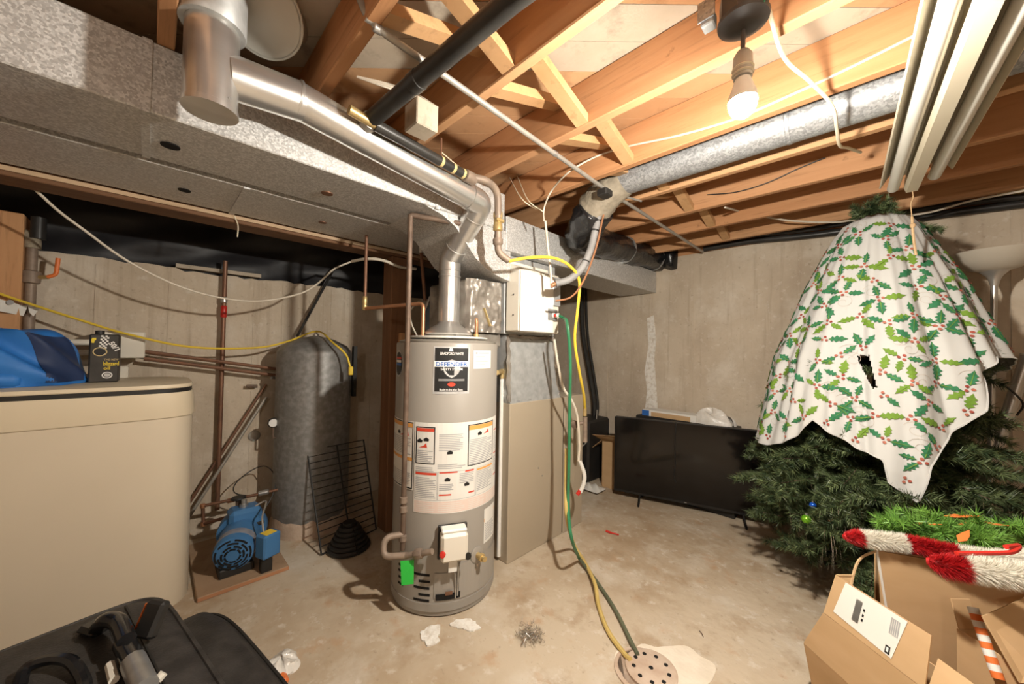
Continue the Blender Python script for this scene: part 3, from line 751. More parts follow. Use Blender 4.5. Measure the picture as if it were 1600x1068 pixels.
# ================================================================ furnace
FX = -1.57
fu = thing('furnace', 'taupe forced-air furnace cabinet right of the water heater', 'furnace', (-1.85, 1.93, 0))
MB().box((-2.15, 1.555, 0.0), (FX, 2.095, 0.965), .004).build('front_panel', 'furnace', fu)
MB().box((-2.15, 2.105, 0.0), (FX + .002, 2.235, 0.965), .004).build('side_panel', 'furnace', fu)
MB().box((-2.15, 2.236, 0.0), (FX - .004, 2.345, 0.965), .004).build('return_panel', 'furnace', fu)
MB().box((-2.14, 2.094, 0.004), (FX - .006, 2.106, 0.955)).build('panel_gap', 'dark_gap', fu)
for yy, zz in ((1.83, .52), (1.87, .46), (2.17, .85), (2.17, .70), (2.17, .62)):
    MB().lathe([(.005, 0), (.004, .003)], (FX, yy, zz), (1, 0, 0), 8).build('screw', 'steel', fu)
# galvanized transition above the cabinet
tr = MB()
b_ = [(FX - .004, 1.56, .965), (FX - .004, 2.06, .965), (-2.12, 2.06, .965), (-2.12, 1.56, .965)]
t_ = [(FX - .02, 1.53, 1.385), (FX - .02, 2.00, 1.385), (-2.05, 2.00, 1.385), (-2.05, 1.53, 1.385)]
tr.add(b_ + t_, [(0, 1, 5, 4), (1, 2, 6, 5), (2, 3, 7, 6), (3, 0, 4, 7), (4, 5, 6, 7)])
tr.build('transition', 'galv_dull', fu)
rn = random.Random(5)
for (ya, za, yb, zb) in ((1.535, 1.38, 1.99, 1.375), (1.985, 1.37, 2.05, .98), (1.56, .975, 2.05, .975), (1.54, 1.37, 1.56, .98)):
    pth = [(FX - .012 + rn.uniform(-.004, .004), ya + (yb - ya)*t/14 + rn.uniform(-.006, .006), za + (zb - za)*t/14 + rn.uniform(-.006, .006)) for t in range(15)]
    thick = .016 if za > 1.36 else .006
    MB().tube(pth, thick, 7, rs=[thick*rn.uniform(.6, 1.2) for _ in pth]).build('sealant_bead', 'foil' if thick > .01 else 'galv', fu, True)
# plenum and radius elbow
MB().box((-2.05, 1.50, 1.39), (FX - .005, 1.98, 1.872), .004).build('plenum', 'galv_dull', fu)
arc = [(0.93, 1.984), (1.02, 1.965), (1.10, 1.925), (1.155, 1.872), (1.19, 1.835), (1.235, 1.79), (1.30, 1.75), (1.37, 1.725), (1.45, 1.708), (1.50, 1.70), (1.50, 1.99), (0.93, 1.99)]
MB().prism([(-1.532, a, z) for a, z in reversed(arc)], (-0.40, 0, 0)).build('radius_elbow', 'duct', fu)
MB().box((-2.0, 1.24, 1.395), (-1.60, 1.50, 1.69), .012).build('foil_core', 'foil', fu)
MB().grid(lambda u, v: (-1.585 + .014*mnoise.noise((u*4, v*4, 1)) + .008*mnoise.noise((u*11, v*9, 4)) - .03*max(0, abs(u - .5)*2 - .85)/.15, 1.235 + .265*u, 1.392 + .30*v), 40, 44).build('foil_collar', 'foil', fu, True, angle=180)
MB().box((-2.0, 1.26, 1.30), (-1.61, 1.52, 1.40), .02).build('foil_base', 'foil', fu)
MB().bar((-1.572, 1.335, 1.53), (-1.572, 1.385, 1.43), .004, .018, (1, 0, 0)).build('tape_strip', 'print_gold', fu)
# humidifier box on the plenum
hm = thing('humidifier', 'cream metal humidifier box on plenum above the furnace', 'humidifier', (-1.5, 1.69, 1.40))
MB().box((-1.565, 1.500, 1.405), (-1.455, 1.875, 1.775), .006).build('case', 'cream', hm)
MB().box((-1.454, 1.502, 1.405), (-1.440, 1.80, 1.755), .004).build('door_panel', 'white_panel', hm)
MB().prism([(-1.565, 1.502, 1.776), (-1.565, 1.875, 1.776), (-1.565, 1.875, 1.83), (-1.565, 1.502, 1.83)], (.012, 0, 0)).build('mounting_flange', 'cream', hm)
MB().prism([(-1.553, 1.50, 1.775), (-1.455, 1.50, 1.775), (-1.553, 1.50, 1.815)], (0, .375, 0)).build('sloped_top', 'cream', hm)
MB().box((-1.456, 1.80, 1.58), (-1.442, 1.872, 1.765), .003).build('grey_insert', 'galv_dull', hm)
pl = MB().box((-1.442, 1.745, 1.485), (-1.436, 1.835, 1.555), .002).build('outlet_plate', 'duct_tape', hm)
MB().lathe([(.017, 0), (.017, .01), (.012, .012), (.012, .03), (.015, .031), (.015, .04)], (-1.437, 1.79, 1.515), (1, .35, 0), 16).build('drain_fitting', 'pvc', pl, True)
MB().lathe([(.010, 0), (.010, .016)], (-1.425, 1.79, 1.515), (1, -.4, 0), 14).build('red_ring', 'red', pl, True)
for zz in (1.62, 1.5): MB().lathe([(.005, 0), (.004, .004)], (-1.50, 1.499, zz), (0, -1, 0), 8).build('screw', 'black', hm)

# ================================================================ gas line with yellow connector
gl = thing('gas_line', 'black iron gas main with brass shutoff above the flue', 'pipe', (-1.30, .9, 2.05))
g0 = Vector((-1.276, 0.562, 2.100)); g1 = Vector((-1.335, 1.086, 2.090)); g2 = Vector((-1.439, 1.295, 2.177))
MB().tube([Vector((-1.273, 0.459, 2.110)), g0], .017, 12).build('brass_end', 'brass', gl, True)
MB().tube([g0 - (g1 - g0)*.02, g0 + (g1 - g0)*.88], .021, 14).build('black_run', 'black_pipe', gl, True)
for t in (.56, .69, .80):
    p = g0 + (g1 - g0)*t
    MB().lathe([(.0218, -.007), (.0225, -.006), (.0225, .006), (.0218, .007)], p, g1 - g0, 14).build('yellow_tag', 'print_gold', gl, True)
p = g0 + (g1 - g0)*.56
MB().tube([p + Vector((0, 0, .02)), p + Vector((0, 0, .10))], .004, 6).build('strap', 'copper_old', gl)
p88 = g0 + (g1 - g0)*.88
MB().lathe([(.022, -.03), (.028, -.028), (.028, .03), (.022, .032)], p88, g1 - g0, 14).build('reducing_tee', 'iron_pale', gl, True)
gA = Vector((-1.299, 1.111, 2.097)); gB = Vector((-1.324, 1.201, 2.078)); gC = Vector((-1.368, 1.249, 1.791)); gD = Vector((-1.343, 1.303, 1.758))
MB().tube(bend_path([p88, gA, gB, gC, gD], .05, 6), .0185, 12).build('iron_drop', 'iron_pale', gl, True)
pv = Vector((-1.346, 1.224, 1.942))
MB().lathe([(.017, -.05), (.024, -.045), (.024, -.02), (.021, -.015), (.021, .015), (.024, .02), (.024, .045), (.017, .05)], pv, (0, 0, 1), 10).build('brass_shutoff', 'brass', gl, True)
MB().box((pv.x + .015, pv.y - .03, pv.z - .008), (pv.x + .03, pv.y + .02, pv.z + .008), .003).build('shutoff_lever', 'brass', gl)
pv2 = Vector((-1.361, 1.240, 1.854))
MB().lathe([(.017, -.03), (.026, -.02), (.026, .005), (.02, .012), (.02, .03)], pv2, (0, 0, 1), 8).build('union_nut', 'iron_pale', gl, True)
wire('gas_connector', [gD - Vector((0, 0, .002)), (-1.295, 1.422, 1.789), (-1.255, 1.561, 1.806), (-1.222, 1.666, 1.776), (-1.213, 1.748, 1.704), (-1.230, 1.763, 1.550), (-1.255, 1.772, 1.363), (-1.271, 1.846, 1.171), (-1.309, 1.953, 1.024), (-1.360, 2.047, 0.914)],
     .0085, 'yellow', 'yellow flexible gas connector looping down beside the furnace', 'gas hose', n=8)
gt = thing('gas_shutoff', 'pitted gas shutoff fitting on furnace side panel', 'valve', (-1.369, 2.073, 0.689))
v0 = Vector((-1.360, 2.047, 0.923)); v1 = Vector((-1.360, 2.053, 0.694))
MB().tube([v0, v0*.75 + v1*.25], .013, 10).build('brass_nut', 'brass', gt, True)
MB().tube([v0*.72 + v1*.28, v1], .016, 10).build('iron_nipple', 'iron_pale', gt, True)
MB().tube([(-1.360, 2.049, 0.821), (-1.420, 2.018, 0.807)], .012, 10).build('branch', 'iron_pale', gt, True)
MB().lathe([(.01, 0), (.026, .004), (.026, .02), (.01, .024)], (-1.411, 1.998, 0.811), (1, -1, 0), 12).build('handle', 'iron', gt, True)
fw = thing('wire_conduit', 'white conduit and taped wire running down furnace side', 'conduit', (-1.376, 2.010, 0.656))
MB().tube(smooth_path([(-1.403, 1.765, 1.364), (-1.399, 1.802, 1.205), (-1.388, 1.844, 1.064), (-1.363, 1.900, 0.982), (-1.361, 1.962, 0.873), (-1.364, 1.992, 0.703), (-1.367, 1.992, 0.578)]), .008, 8).build('white_conduit', 'wire_white', fw, True)
MB().tube(smooth_path([(-1.361, 1.998, 0.578), (-1.341, 2.021, 0.495), (-1.344, 2.020, 0.433), (-1.359, 2.006, 0.378)]), .013, 8).build('taped_end', 'paper', fw, True)
MB().tube([(-1.359, 2.006, 0.387), (-1.373, 1.992, 0.361)], .014, 8).build('red_wire_nut', 'red', fw, True)
# green drain hose and yellow hose to the floor drain
dh = thing('drain_hose', 'green drain hose running from humidifier to the floor drain', 'hose', (-1.309, 1.930, 0.000))
MB().tube(smooth_path([(-1.40, 1.80, 1.515), (-1.385, 1.83, 1.50), (-1.269, 1.713, 1.455), (-1.262, 1.739, 1.250), (-1.277, 1.761, 0.947), (-1.292, 1.783, 0.638), (-1.271, 1.754, 0.388), (-1.175, 1.655, 0.274), (-1.279, 1.885, 0.030)]), .0095, 8).build('upper_length', 'green_hose', dh, True)
MB().tube(smooth_path([(-1.279, 1.885, 0.030), (-1.116, 1.805, 0.012), (-0.925, 1.677, 0.012), (-0.773, 1.547, 0.012), (-0.712, 1.490, 0.020)]), .0095, 8).build('stained_length', 'green_hose_old', dh, True)
wire('condensate_hose', [(-1.326, 1.803, 0.703), (-1.317, 1.790, 0.478), (-1.264, 1.734, 0.323), (-1.362, 1.948, 0.060), (-1.232, 1.883, 0.020), (-1.071, 1.732, 0.040), (-0.992, 1.639, 0.012), (-0.871, 1.524, 0.012), (-0.759, 1.463, 0.012), (-0.721, 1.444, 0.020)],
     .0105, 'yellow_old', 'dull yellow hose lying on the floor toward the drain', 'hose', n=8)

# floor drain
dr = thing('floor_drain', 'round rusty drain cover with holes in the floor', 'drain', (-0.654, 1.461, 0.000))
d0 = Vector((-0.650, 1.464, 0.000))
MB().lathe([(.115, 0), (.115, .006), (.10, .008), (.10, .003)], d0 + Vector((-.018, -.012, 0)), n=40).build('drain_ring', 'rust', dr, True)
MB().lathe([(.10, .004), (.10, .013), (.094, .016), (.001, .016)], d0 + Vector((.004, .01, 0)), n=40).build('drain_cover', 'rust', dr, True)
for k in range(9):
    a = k*math.pi*2/9 + .3
    MB().lathe([(.0085, 0), (.0085, .0012)], d0 + Vector((.004 + .068*math.cos(a), .01 + .068*math.sin(a), .0155)), n=12).build('drain_hole', 'dark_gap', dr)
MB().lathe([(.009, 0), (.009, .0012)], d0 + Vector((.004, .01, .0155)), n=12).build('drain_hole', 'dark_gap', dr)


# ================================================================ ceiling lamp (the room's light), plus an added fill bulb
def bulb_fixture(cx, cy, label, strength, zb):
    t = thing('bulb_fixture', label, 'lamp', (cx, cy, zb))
    MB().lathe([(.05, 2.135), (.054, 2.140), (.054, 2.199), (.02, 2.199)], (cx, cy, 0), n=8).build('octagon_box', 'socket', t)
    MB().lathe([(.010, 2.112), (.035, 2.118), (.056, 2.13), (.058, 2.138), (.02, 2.14)], (cx, cy, 0), n=28).build('canopy', 'socket', t, True)
    MB().tube([(cx, cy, 2.115), (cx, cy, zb + .105)], .0055, 8).build('stem', 'socket', t, True)
    sk = MB().lathe([(.006, .118), (.014, .112), (.021, .10), (.0225, .07), (.021, .045), (.018, .042)], (cx, cy, zb), n=20).build('socket', 'conduit', t, True)
    for z in (.055, .068):
        MB().lathe([(.0225, z - .003), (.025, z), (.0225, z + .003)], (cx, cy, zb), n=20).build('socket_ring', 'wire_cream', sk, True)
    m = M['bulb'] if strength is None else emit('added_fill_bulb', BULB_COLOR, strength)
    prof = [(.001, -.055), (.014, -.052), (.024, -.043), (.030, -.030), (.032, -.017), (.0320, -.0135)]
    if strength is not None:
        MB().lathe(prof[:-1] + [(.030, .003), (.024, .022), (.018, .036), (.016, .043)], (cx, cy, zb), n=24).build('bulb', m, t, True)
        return t
    MB().lathe(prof, (cx, cy, zb), n=24).build('bulb', m, t, True)
    MB().lathe([(.0320, -.0135), (.0308, .002), (.0255, .016), (.020, .034), (.017, .043)], (cx, cy, zb), n=24).build('bulb_collar', 'white_panel', t, True)
    return t
BX, BY, BZ = -0.235, 1.035, 1.945
lamp = bulb_fixture(BX, BY, 'lit bare bulb hanging from a dark ceiling box', None, BZ)
MB().box((BX - .085, BY - .05, 2.14), (BX - .055, BY - .015, 2.175), .003).build('box_clamp', 'galv_dull', lamp)
MB().box((BX - .09, BY - .055, 2.15), (BX - .05, BY - .05, 2.20)).build('bracket', 'galv', lamp)
MB().tube(smooth_path([(BX + .035, BY - .02, 2.13), (BX + .06, BY - .03, 2.14), (BX + .065, BY + .0, 2.16), (BX + .05, BY + .01, 2.18)]), .0025, 6).build('green_wire', 'green_hose', lamp, True)
bulb_fixture(0.95, -1.05, 'added unseen fill bulb behind the viewer', FILL_STRENGTH, BZ)  # added bulb out of view, only there to fill the room with light

# ================================================================ water softener
SC = Vector((-2.735, -0.21, 0))
def sup(a, hx, hy, n):
    c, s = math.cos(a), math.sin(a)
    return (math.copysign(abs(c)**(2/n), c)*hx, math.copysign(abs(s)**(2/n), s)*hy)
def supshell(prof, n=5, seg=72):
    vs = []; fs = []
    for (k, z) in prof:
        for j in range(seg):
            x, y = sup(2*math.pi*j/seg, .315 + k, .385 + k, n); 
            vs.append((SC.x + x + .0*y, SC.y + y, z))
    for i in range(len(prof)-1):
        for j in range(seg):
            q = (j+1) % seg; fs.append((i*seg+j, i*seg+q, (i+1)*seg+q, (i+1)*seg+j))
    fs.append(tuple(reversed(range(seg)))); fs.append(tuple((len(prof)-1)*seg+j for j in range(seg)))
    return MB().add(vs, fs)
so = thing('water_softener', 'large beige water softener cabinet with dark band under lid', 'water softener', SC)
supshell([(-.004, 0.0), (.0, .01), (-.006, .945), (-.03, .948)]).build('cabinet', 'beige', so, True)
supshell([(.002, .935), (.004, .94), (-.006, 1.055), (-.02, 1.056)]).build('collar', 'beige_light', so, True)
supshell([(-.012, 1.054), (-.012, 1.078)]).build('dark_band', 'black', so, True)
supshell([(-.010, 1.076), (-.008, 1.080), (-.012, 1.094), (-.05, 1.10)]).build('lid', 'beige_light', so, True)
LZ = 1.101
# oil box on the lid
oc = thing('oil_can', 'black two-stroke oil can with checkered print on softener lid', 'oil can', (-2.676, -0.165, 1.101))
o0 = Vector((-2.675, -0.162, 1.101)); fr = Vector((-o0.x, -o0.y - .25, 0)).normalized(); ri = Vector((-fr.y, fr.x, 0))
OW, OH, OD = .102, .236, .06
mb = MB().box((-OW/2, -OD, 0), (OW/2, 0, OH), .006); mb.v = [tuple(o0 + ri*p[0] + fr*p[1] + Vector((0, 0, p[2]))) for p in mb.v]
mb.build('can_body', 'oil_can', oc)
mb = MB().lathe([(.016, 0), (.016, .018), (.004, .02)], o0 - fr*.03 + ri*(-.02) + Vector((0, 0, OH - .001)), n=14); mb.build('cap', 'black', oc, True)
def otext(body, x, z, w, h, m, bold=.01, tilt=0.0, name='lettering'):
    v, f = fit_text(body, w, h, bold); c, s = math.cos(tilt), math.sin(tilt)
    return MB().add([o0 + ri*(x + a*c - b*s) + fr*.0015 + Vector((0, 0, z + a*s + b*c)) for a, b in v], f).build(name, m, oc)
otext('50/1', .032, .178, .046, .022, 'print_white', .03, -1.0)
otext('THE NEW', .024, .112, .05, .009, 'print_gold')
otext('blizzard', .024, .092, .052, .020, 'print_yellow', .02)
otext('oil', .010, .070, .022, .016, 'print_yellow', .02)
ck = MB()
for i in range(4):
    for j in range(12):
        if (i + j) % 2 == 0:
            x = -.012 + i*.007 - j*.0012; z = .222 - j*.008
            ck.add([o0 + ri*(x + a) + fr*.0012 + Vector((0, 0, z + b)) for a, b in ((0, 0), (.007, 0), (.007, .008), (0, .008))], [(0, 1, 2, 3)])
ck.build('checker_print', 'print_white', oc, kind='stuff')
def oring(x, z, rx, rz, m, w=.004, name='ring_print'):
    n = 28; vs = []; fs = []
    for k in range(n):
        a = 2*math.pi*k/n
        for q in (0, w): vs.append(o0 + ri*(x + (rx - q)*math.cos(a)) + fr*.0022 + Vector((0, 0, z + (rz - q)*math.sin(a))))
    for k in range(n): fs.append((2*k, 2*((k+1) % n), 2*((k+1) % n)+1, 2*k+1))
    MB().add(vs, fs).build(name, m, oc)
oring(-.014, .150, .024, .022, 'print_gold'); oring(.012, .035, .018, .016, 'print_white')
ov = [o0 + ri*(-.014 + .019*math.cos(t*.35)) + fr*.0018 + Vector((0, 0, .150 + .017*math.sin(t*.35))) for t in range(18)]
MB().add(ov, [tuple(range(18))]).build('badge_field', 'print_black', oc)
otext('~', -.014, .150, .026, .010, 'print_gold', .05)
MB().add([o0 + ri*(-.036 + a) + fr*.0015 + Vector((0, 0, .205 + b)) for a, b in ((-.006, -.012), (.002, -.012), (.003, -.002), (.008, .002), (.008, .012), (-.004, .012), (-.008, .003))], [tuple(range(7))]).build('yellow_emblem', 'print_yellow', oc)
ov = [o0 + ri*(.012 + .011*math.cos(t*.35)) + fr*.0018 + Vector((0, 0, .035 + .009*math.sin(t*.35))) for t in range(18)]
MB().add(ov, [tuple(range(18))]).build('badge_field', 'print_silver', oc)
# control valve behind
vh = thing('softener_valve', 'cream control valve head with pipes behind the oil can', 'valve', (-3.000, -0.116, 1.207))
a_ = Vector((-3.020, -0.217, 1.365)); b_ = Vector((-3.020, -0.025, 1.220))
MB().box((-3.10, a_.y, b_.z - .01), (-2.99, b_.y, a_.z - .005), .006).build('cover', 'cream', vh)
a2 = Vector((-2.990, -0.139, 1.164)); b2 = Vector((-2.990, -0.088, 1.084))
MB().box((-3.06, a2.y - .05, b2.z), (-2.985, b2.y, a2.z), .006).build('lower_housing', 'cream', vh)
for i in range(3):
    z = (-2.990, -0.258, 1.310)[2] - i*.055
    MB().box((-3.06, a_.y - .10, z - .03), (-2.99, a_.y - .004, z), .008).build('valve_lug', 'cream', vh)
MB().tube([(-3.080, -0.029, 1.246), (-3.080, 0.704, 1.114)], .0115, 8).build('supply_tube', 'copper_old', vh, True)
MB().tube([(-3.080, -0.028, 1.204), (-3.080, 0.705, 1.067)], .0115, 8).build('bypass_tube', 'copper_old', vh, True)

# blue jacket heaped on the lid
jk = thing('jacket', 'bright blue nylon jacket heaped on the softener lid', 'jacket', (-2.708, -0.379, 1.101))
j0 = Vector((-2.608, -0.382, 1.101)) + Vector((-.10, -.085, 0))
def jfold(u, v):
    a = u*2*math.pi; t = v
    r = (math.cos(t*math.pi/2))**.38
    ex = .16*(1 + .08*math.sin(3*a) + .05*math.sin(7*a + 5*t)); ey = .335*(1 + .05*math.sin(4*a + 2*t))
    x = r*ex*math.copysign(abs(math.cos(a))**.75, math.cos(a)); y = r*ey*math.copysign(abs(math.sin(a))**.7, math.sin(a))
    h = .295*math.sin(t*math.pi/2)**.8*(1 - .12*math.exp(-((y - .12)/.1)**2)) * (1 - .22*max(0, (y - .16)/.18)) 
    w = .024*(1 - 2*abs(math.sin(9*y + 14*h + 4*x))) + .016*(1 - 2*abs(math.sin(17*y - 14*x + 21*h))) + .005*math.sin(40*y + 25*h)
    return (j0.x + x + w*.7, j0.y - .10 + y + w*.3, j0.z + h + w*.5*(1 if t > .05 else 0))
MB().grid(jfold, 140, 44).build('shell', 'blue_cloth', jk, True, angle=180)
def jp(u, v, off=.006):
    p = Vector(jfold(u, v)); c = Vector((j0.x, j0.y - .10, j0.z + .05)); return p + (p - c).normalized()*off
MB().grid(lambda u, v: jp(.10 + u*.14, .02 + v*.62), 20, 14).build('navy_panel', 'navy', jk, True, angle=180)
MB().grid(lambda u, v: jp(.80 + u*.20 - .03*v, .30 + v*.22 + .06*math.sin(u*6)), 24, 8).build('lining', 'charcoal_cloth', jk, True, angle=180)
def sleeve():
    p = [Vector((j0.x + .12, j0.y - .36, LZ + .05)), Vector((j0.x + .16, j0.y - .22, LZ + .05)), Vector((j0.x + .17, j0.y - .10, LZ + .045)), Vector((j0.x + .155, j0.y + .0, LZ + .035)), Vector((j0.x + .13, j0.y + .07, LZ + .03))]
    return MB().tube(smooth_path(p, 8), .045, 14, rs=[.05 - .015*i/32 + .003*math.sin(i*.9) for i in range(33)])
sleeve().build('sleeve', 'blue_cloth', jk, True, angle=180)
# paper pinned to the stud, pipe with red valve
nt_ = thing('paper_notice', 'white curled paper notice on the left stud', 'paper', (-3.040, -0.484, 1.432))
MB().grid(lambda u, v: tuple(Vector((-3.045, -0.570, 1.512))*(1-u)*(1-v) + Vector((-3.045, -0.453, 1.474))*u*(1-v) + Vector((-3.045, -0.569, 1.450))*(1-u)*v + Vector((-3.045, -0.465, 1.424))*u*v + Vector((.02*math.sin(u*5), 0, 0))), 10, 4).build('sheet', 'paper', nt_, True)
MB().grid(lambda u, v: tuple(Vector((-3.050, -0.450, 1.475))*(1-u)*(1-v) + Vector((-3.050, -0.413, 1.465))*u*(1-v) + Vector((-3.050, -0.445, 1.442))*(1-u)*v + Vector((-3.050, -0.432, 1.424))*u*v), 4, 2).build('torn_flap', 'paper', nt_, True)
MB().lathe([(.012, 0), (.012, .001)], (-3.020, -0.499, 1.487), (1, -.2, 0), 16).build('printed_mark', 'print_grey', nt_)
wp = thing('water_main', 'old water pipe with red-handled valve at the left wall', 'pipe', (-3.100, -0.443, 1.405))
w0 = Vector((-3.100, -0.452, 1.739)); w1 = Vector((-3.100, -0.441, 1.339)); w2 = Vector((-3.100, -0.449, 1.629))
MB().tube([(w0.x, w0.y, .9), (w0.x, w0.y, w0.z + .12)], .020, 12).build('riser', 'iron_pale', wp, True)
MB().tube(bend_path([(w0.x, w0.y, w0.z + .04), (w0.x, w0.y, w0.z + .10), (w0.x - .02, w0.y - .12, w0.z + .12)], .05), .030, 12).build('elbow_fitting', 'fiberglass', wp, True)
MB().lathe([(.021, -.035), (.032, -.03), (.034, 0), (.032, .03), (.021, .035)], (w0.x, w0.y, w2.z), n=12).build('valve_body', 'iron_pale', wp, True)
MB().tube([(w0.x, w0.y, w2.z), (w0.x + .03, w0.y + .06, w2.z + .005)], .010, 8).build('valve_stem', 'brass', wp, True)
MB().tube(bend_path([(w0.x + .03, w0.y + .055, w2.z + .005), (w0.x + .035, w0.y + .085, w2.z + .02), (w0.x + .035, w0.y + .09, w2.z + .11)], .02), .009, 8).build('lever', 'orange', wp, True)
sl_ = MB().tube([(w0.x + .02, w0.y + .02, w0.z + .09), (w0.x + .02, w0.y + .02, 1.94)], .028, 10).build('pipe_sleeve', 'black_pipe', wp, True)

# tall brown pipe on the left wall with a red-handled stop
p0 = Vector((-3.140, 0.345, 1.847)); p1 = Vector((-3.140, 0.389, 0.149))
tpipe = thing('wall_pipe', 'dark copper pipe standing against left wall behind the pump', 'pipe', (p0.x, p0.y, .1))
MB().tube([(p0.x, p0.y, .18), (p0.x, p0.y, p0.z + .02)], .0135, 10).build('riser', 'copper_old', tpipe, True)
MB().lathe([(.014, -.02), (.019, -.015), (.019, .015), (.014, .02)], (p0.x, p0.y, 1.60), n=12).build('coupling', 'steel', tpipe, True)
MB().lathe([(.014, -.04), (.018, -.035), (.018, .035), (.014, .04)], (p0.x, p0.y, 1.52), n=12).build('red_sleeve', 'red', tpipe, True)
MB().lathe([(.013, 0), (.013, .012)], Vector((p0.x, p0.y, 1.60)), (1, -.4, 0), 12).build('stop_knob', 'pressure_white', tpipe)
dp = thing('brace_pipe', 'thin grey pipe leaning diagonally on the left wall', 'pipe', (-3.120, 0.216, 0.188))
MB().tube([(-3.120, 0.204, 0.188), (-3.120, 0.601, 0.920)], .010, 8).build('pipe_length', 'conduit', dp, True)
MB().tube([(-3.160, 0.204, 0.261), (-3.160, 0.606, 1.009)], .009, 8).build('second_length', 'copper_old', dp, True)
dp2 = MB().tube([(-3.100, 0.782, 1.363), (-3.150, 1.037, 1.904), (-3.170, 1.107, 2.015)], .010, 8).build('brace_rod', 'black_pipe', None, True, 'thin black rod slanting up behind the pressure tank', 'rod')
MB().tube([(-3.150, 0.486, 1.003), (-3.150, 0.550, 0.999)], .012, 8).build('wall_stub', 'iron', None, True, 'short rusty stub sticking out of left wall', 'pipe')
MB().lathe([(.035, 0), (.038, .008), (.03, .014)], (-3.200, 0.549, 0.636), (1, 0, 0), 18).build('wall_plug', 'conduit', None, True, 'round grey plug set in the left concrete wall', 'plug')

# ================================================================ pressure tank
PC = Vector((-2.93, 0.865, 0)); PR = .245
tk = thing('pressure_tank', 'tall grey galvanized pressure tank by the left wall', 'tank', PC)
MB().lathe([(PR, .05), (PR, 1.245), (PR - .006, 1.262), (PR*.86, 1.30), (PR*.5, 1.345), (.02, 1.372)], PC, n=48).build('shell', 'tank', tk, True)
mb = MB(); n = 48; vs = []; fs = []; rn = random.Random(4)
for j in range(n):
    a = 2*math.pi*j/n
    vs += [tuple(PC + Vector(((PR + .012)*math.cos(a), (PR + .012)*math.sin(a), 0.0))), tuple(PC + Vector(((PR + .010)*math.cos(a), (PR + .010)*math.sin(a), .07))), tuple(PC + Vector(((PR + .002)*math.cos(a), (PR + .002)*math.sin(a), .09 + rn.uniform(0, .035))))]
for j in range(n):
    k = (j+1) % n; fs += [(3*j, 3*k, 3*k+1, 3*j+1), (3*j+1, 3*k+1, 3*k+2, 3*j+2)]
MB().add(vs, fs).build('corroded_skirt', 'rust', tk, True)
MB().lathe([(.02, 1.37), (.02, 1.385), (.008, 1.392), (.008, 1.40)], PC, n=14).build('top_plug', 'steel', tk, True)
MB().tube([(-3.042, 0.665, 1.062), (-3.003, 0.605, 1.067)], .010, 8).build('side_plug', 'steel', tk, True)
gp = Vector((-2.911, 0.606, 0.767))
MB().lathe([(.030, -.012), (.033, -.01), (.033, .008), (.028, .012)], gp, (-gp.x, -gp.y, 0), 24).build('gauge_case', 'black', tk, True)
MB().lathe([(.026, .011), (.026, .0135)], gp, (-gp.x, -gp.y, 0), 24).build('gauge_face', 'pressure_white', tk)
MB().tube([gp, (gp.x, gp.y, gp.z - .10), (gp.x + .0, gp.y + .09, gp.z - .12)], .008, 8).build('gauge_stem', 'iron', tk, True)
MB().box((PC.x + .10, PC.y + .225, .92), (PC.x + .14, PC.y + .25, 1.30)).build('side_bracket', 'black', tk)
# ================================================================ pump on its board
bd = MB().box((-3.08, .195, .0), (-2.40, .60, .022), .004).build('pump_board', 'board', None, False, 'weathered plywood board under the blue pump', 'board')
MB().box((-2.400, .197, .003), (-2.397, .598, .02)).build('board_edge', 'board_edge', bd)
pm = thing('water_pump', 'blue electric jet pump with slotted motor end', 'pump', (-2.62, .375, .022))
mc = Vector((-2.475, .345, .148)); ma = Vector((-.93, .30, .10)).normalized(); mr = .097
Rq = [(.0, 0), (mr*.55, .0), (mr*.93, .012), (mr, .03), (mr, .20), (mr*.96, .22), (.06, .23)]
MB().lathe(Rq, mc, ma, 32).build('motor', 'motor_blue', pm, True)
MB().lathe([(mr*1.005, .055), (mr*1.012, .06), (mr*1.012, .10), (mr*1.005, .105)], mc, ma, 32).build('name_band', mat('motor_band', (.34, .33, .33), (.14, .16, .22), 9, rough=.5), pm, True)
ux = ma.orthogonal().normalized(); uy = ma.cross(ux)
upv = (Vector((0, 0, 1)) - ma*ma.z).normalized(); rtv = ma.cross(upv)*-1
for ring in range(4):
    r0 = mr*(.36 + .155*ring)
    for k in range(6):
        a0 = k*math.pi/3 + (.5 if ring % 2 else 0) + .12; a1 = a0 + .80
        if abs(((a0 + a1)/2) % (2*math.pi) - 0.0) < .55 and ring > 1: continue
        pth = [mc - ma*(.001 - .012*max(0, (r0/mr - .55))/.38) + (rtv*math.cos(a0 + (a1-a0)*i/6) + upv*math.sin(a0 + (a1-a0)*i/6))*r0 for i in range(7)]
        MB().tube(pth, .0048, 5).build('cooling_slot', 'dark_gap', pm)
MB().lathe([(.030, -.006), (.030, .004)], mc, ma, 20).build('end_hub', 'motor_blue', pm, True)
MB().box((-2.66, .29, .022), (-2.50, .45, .07), .006).build('foot', 'black', pm)
vb = mc + ma*.26
MB().lathe([(.06, -.05), (.12, -.04), (.125, -.02), (.125, .03), (.10, .07), (.06, .10)], vb, ma, 28).build('volute', 'motor_blue', pm, True)
MB().box((vb.x - .055, vb.y - .075, .16), (vb.x + .075, vb.y + .085, .315), .02).build('ejector_block', 'motor_blue', pm)
MB().box((vb.x - .06, vb.y - .085, .205), (vb.x + .085, vb.y + .095, .225), .004).build('gasket_flange', 'black', pm)
MB().lathe([(.022, 0), (.022, .02), (.014, .022), (.014, .045)], (vb.x + .01, vb.y + .0, .312), n=10).build('priming_plug', 'steel', pm, True)
MB().lathe([(.035, 0), (.04, .006), (.034, .014)], (vb.x - .04, vb.y - .02, .35), n=18).build('top_cap', 'black', pm, True)
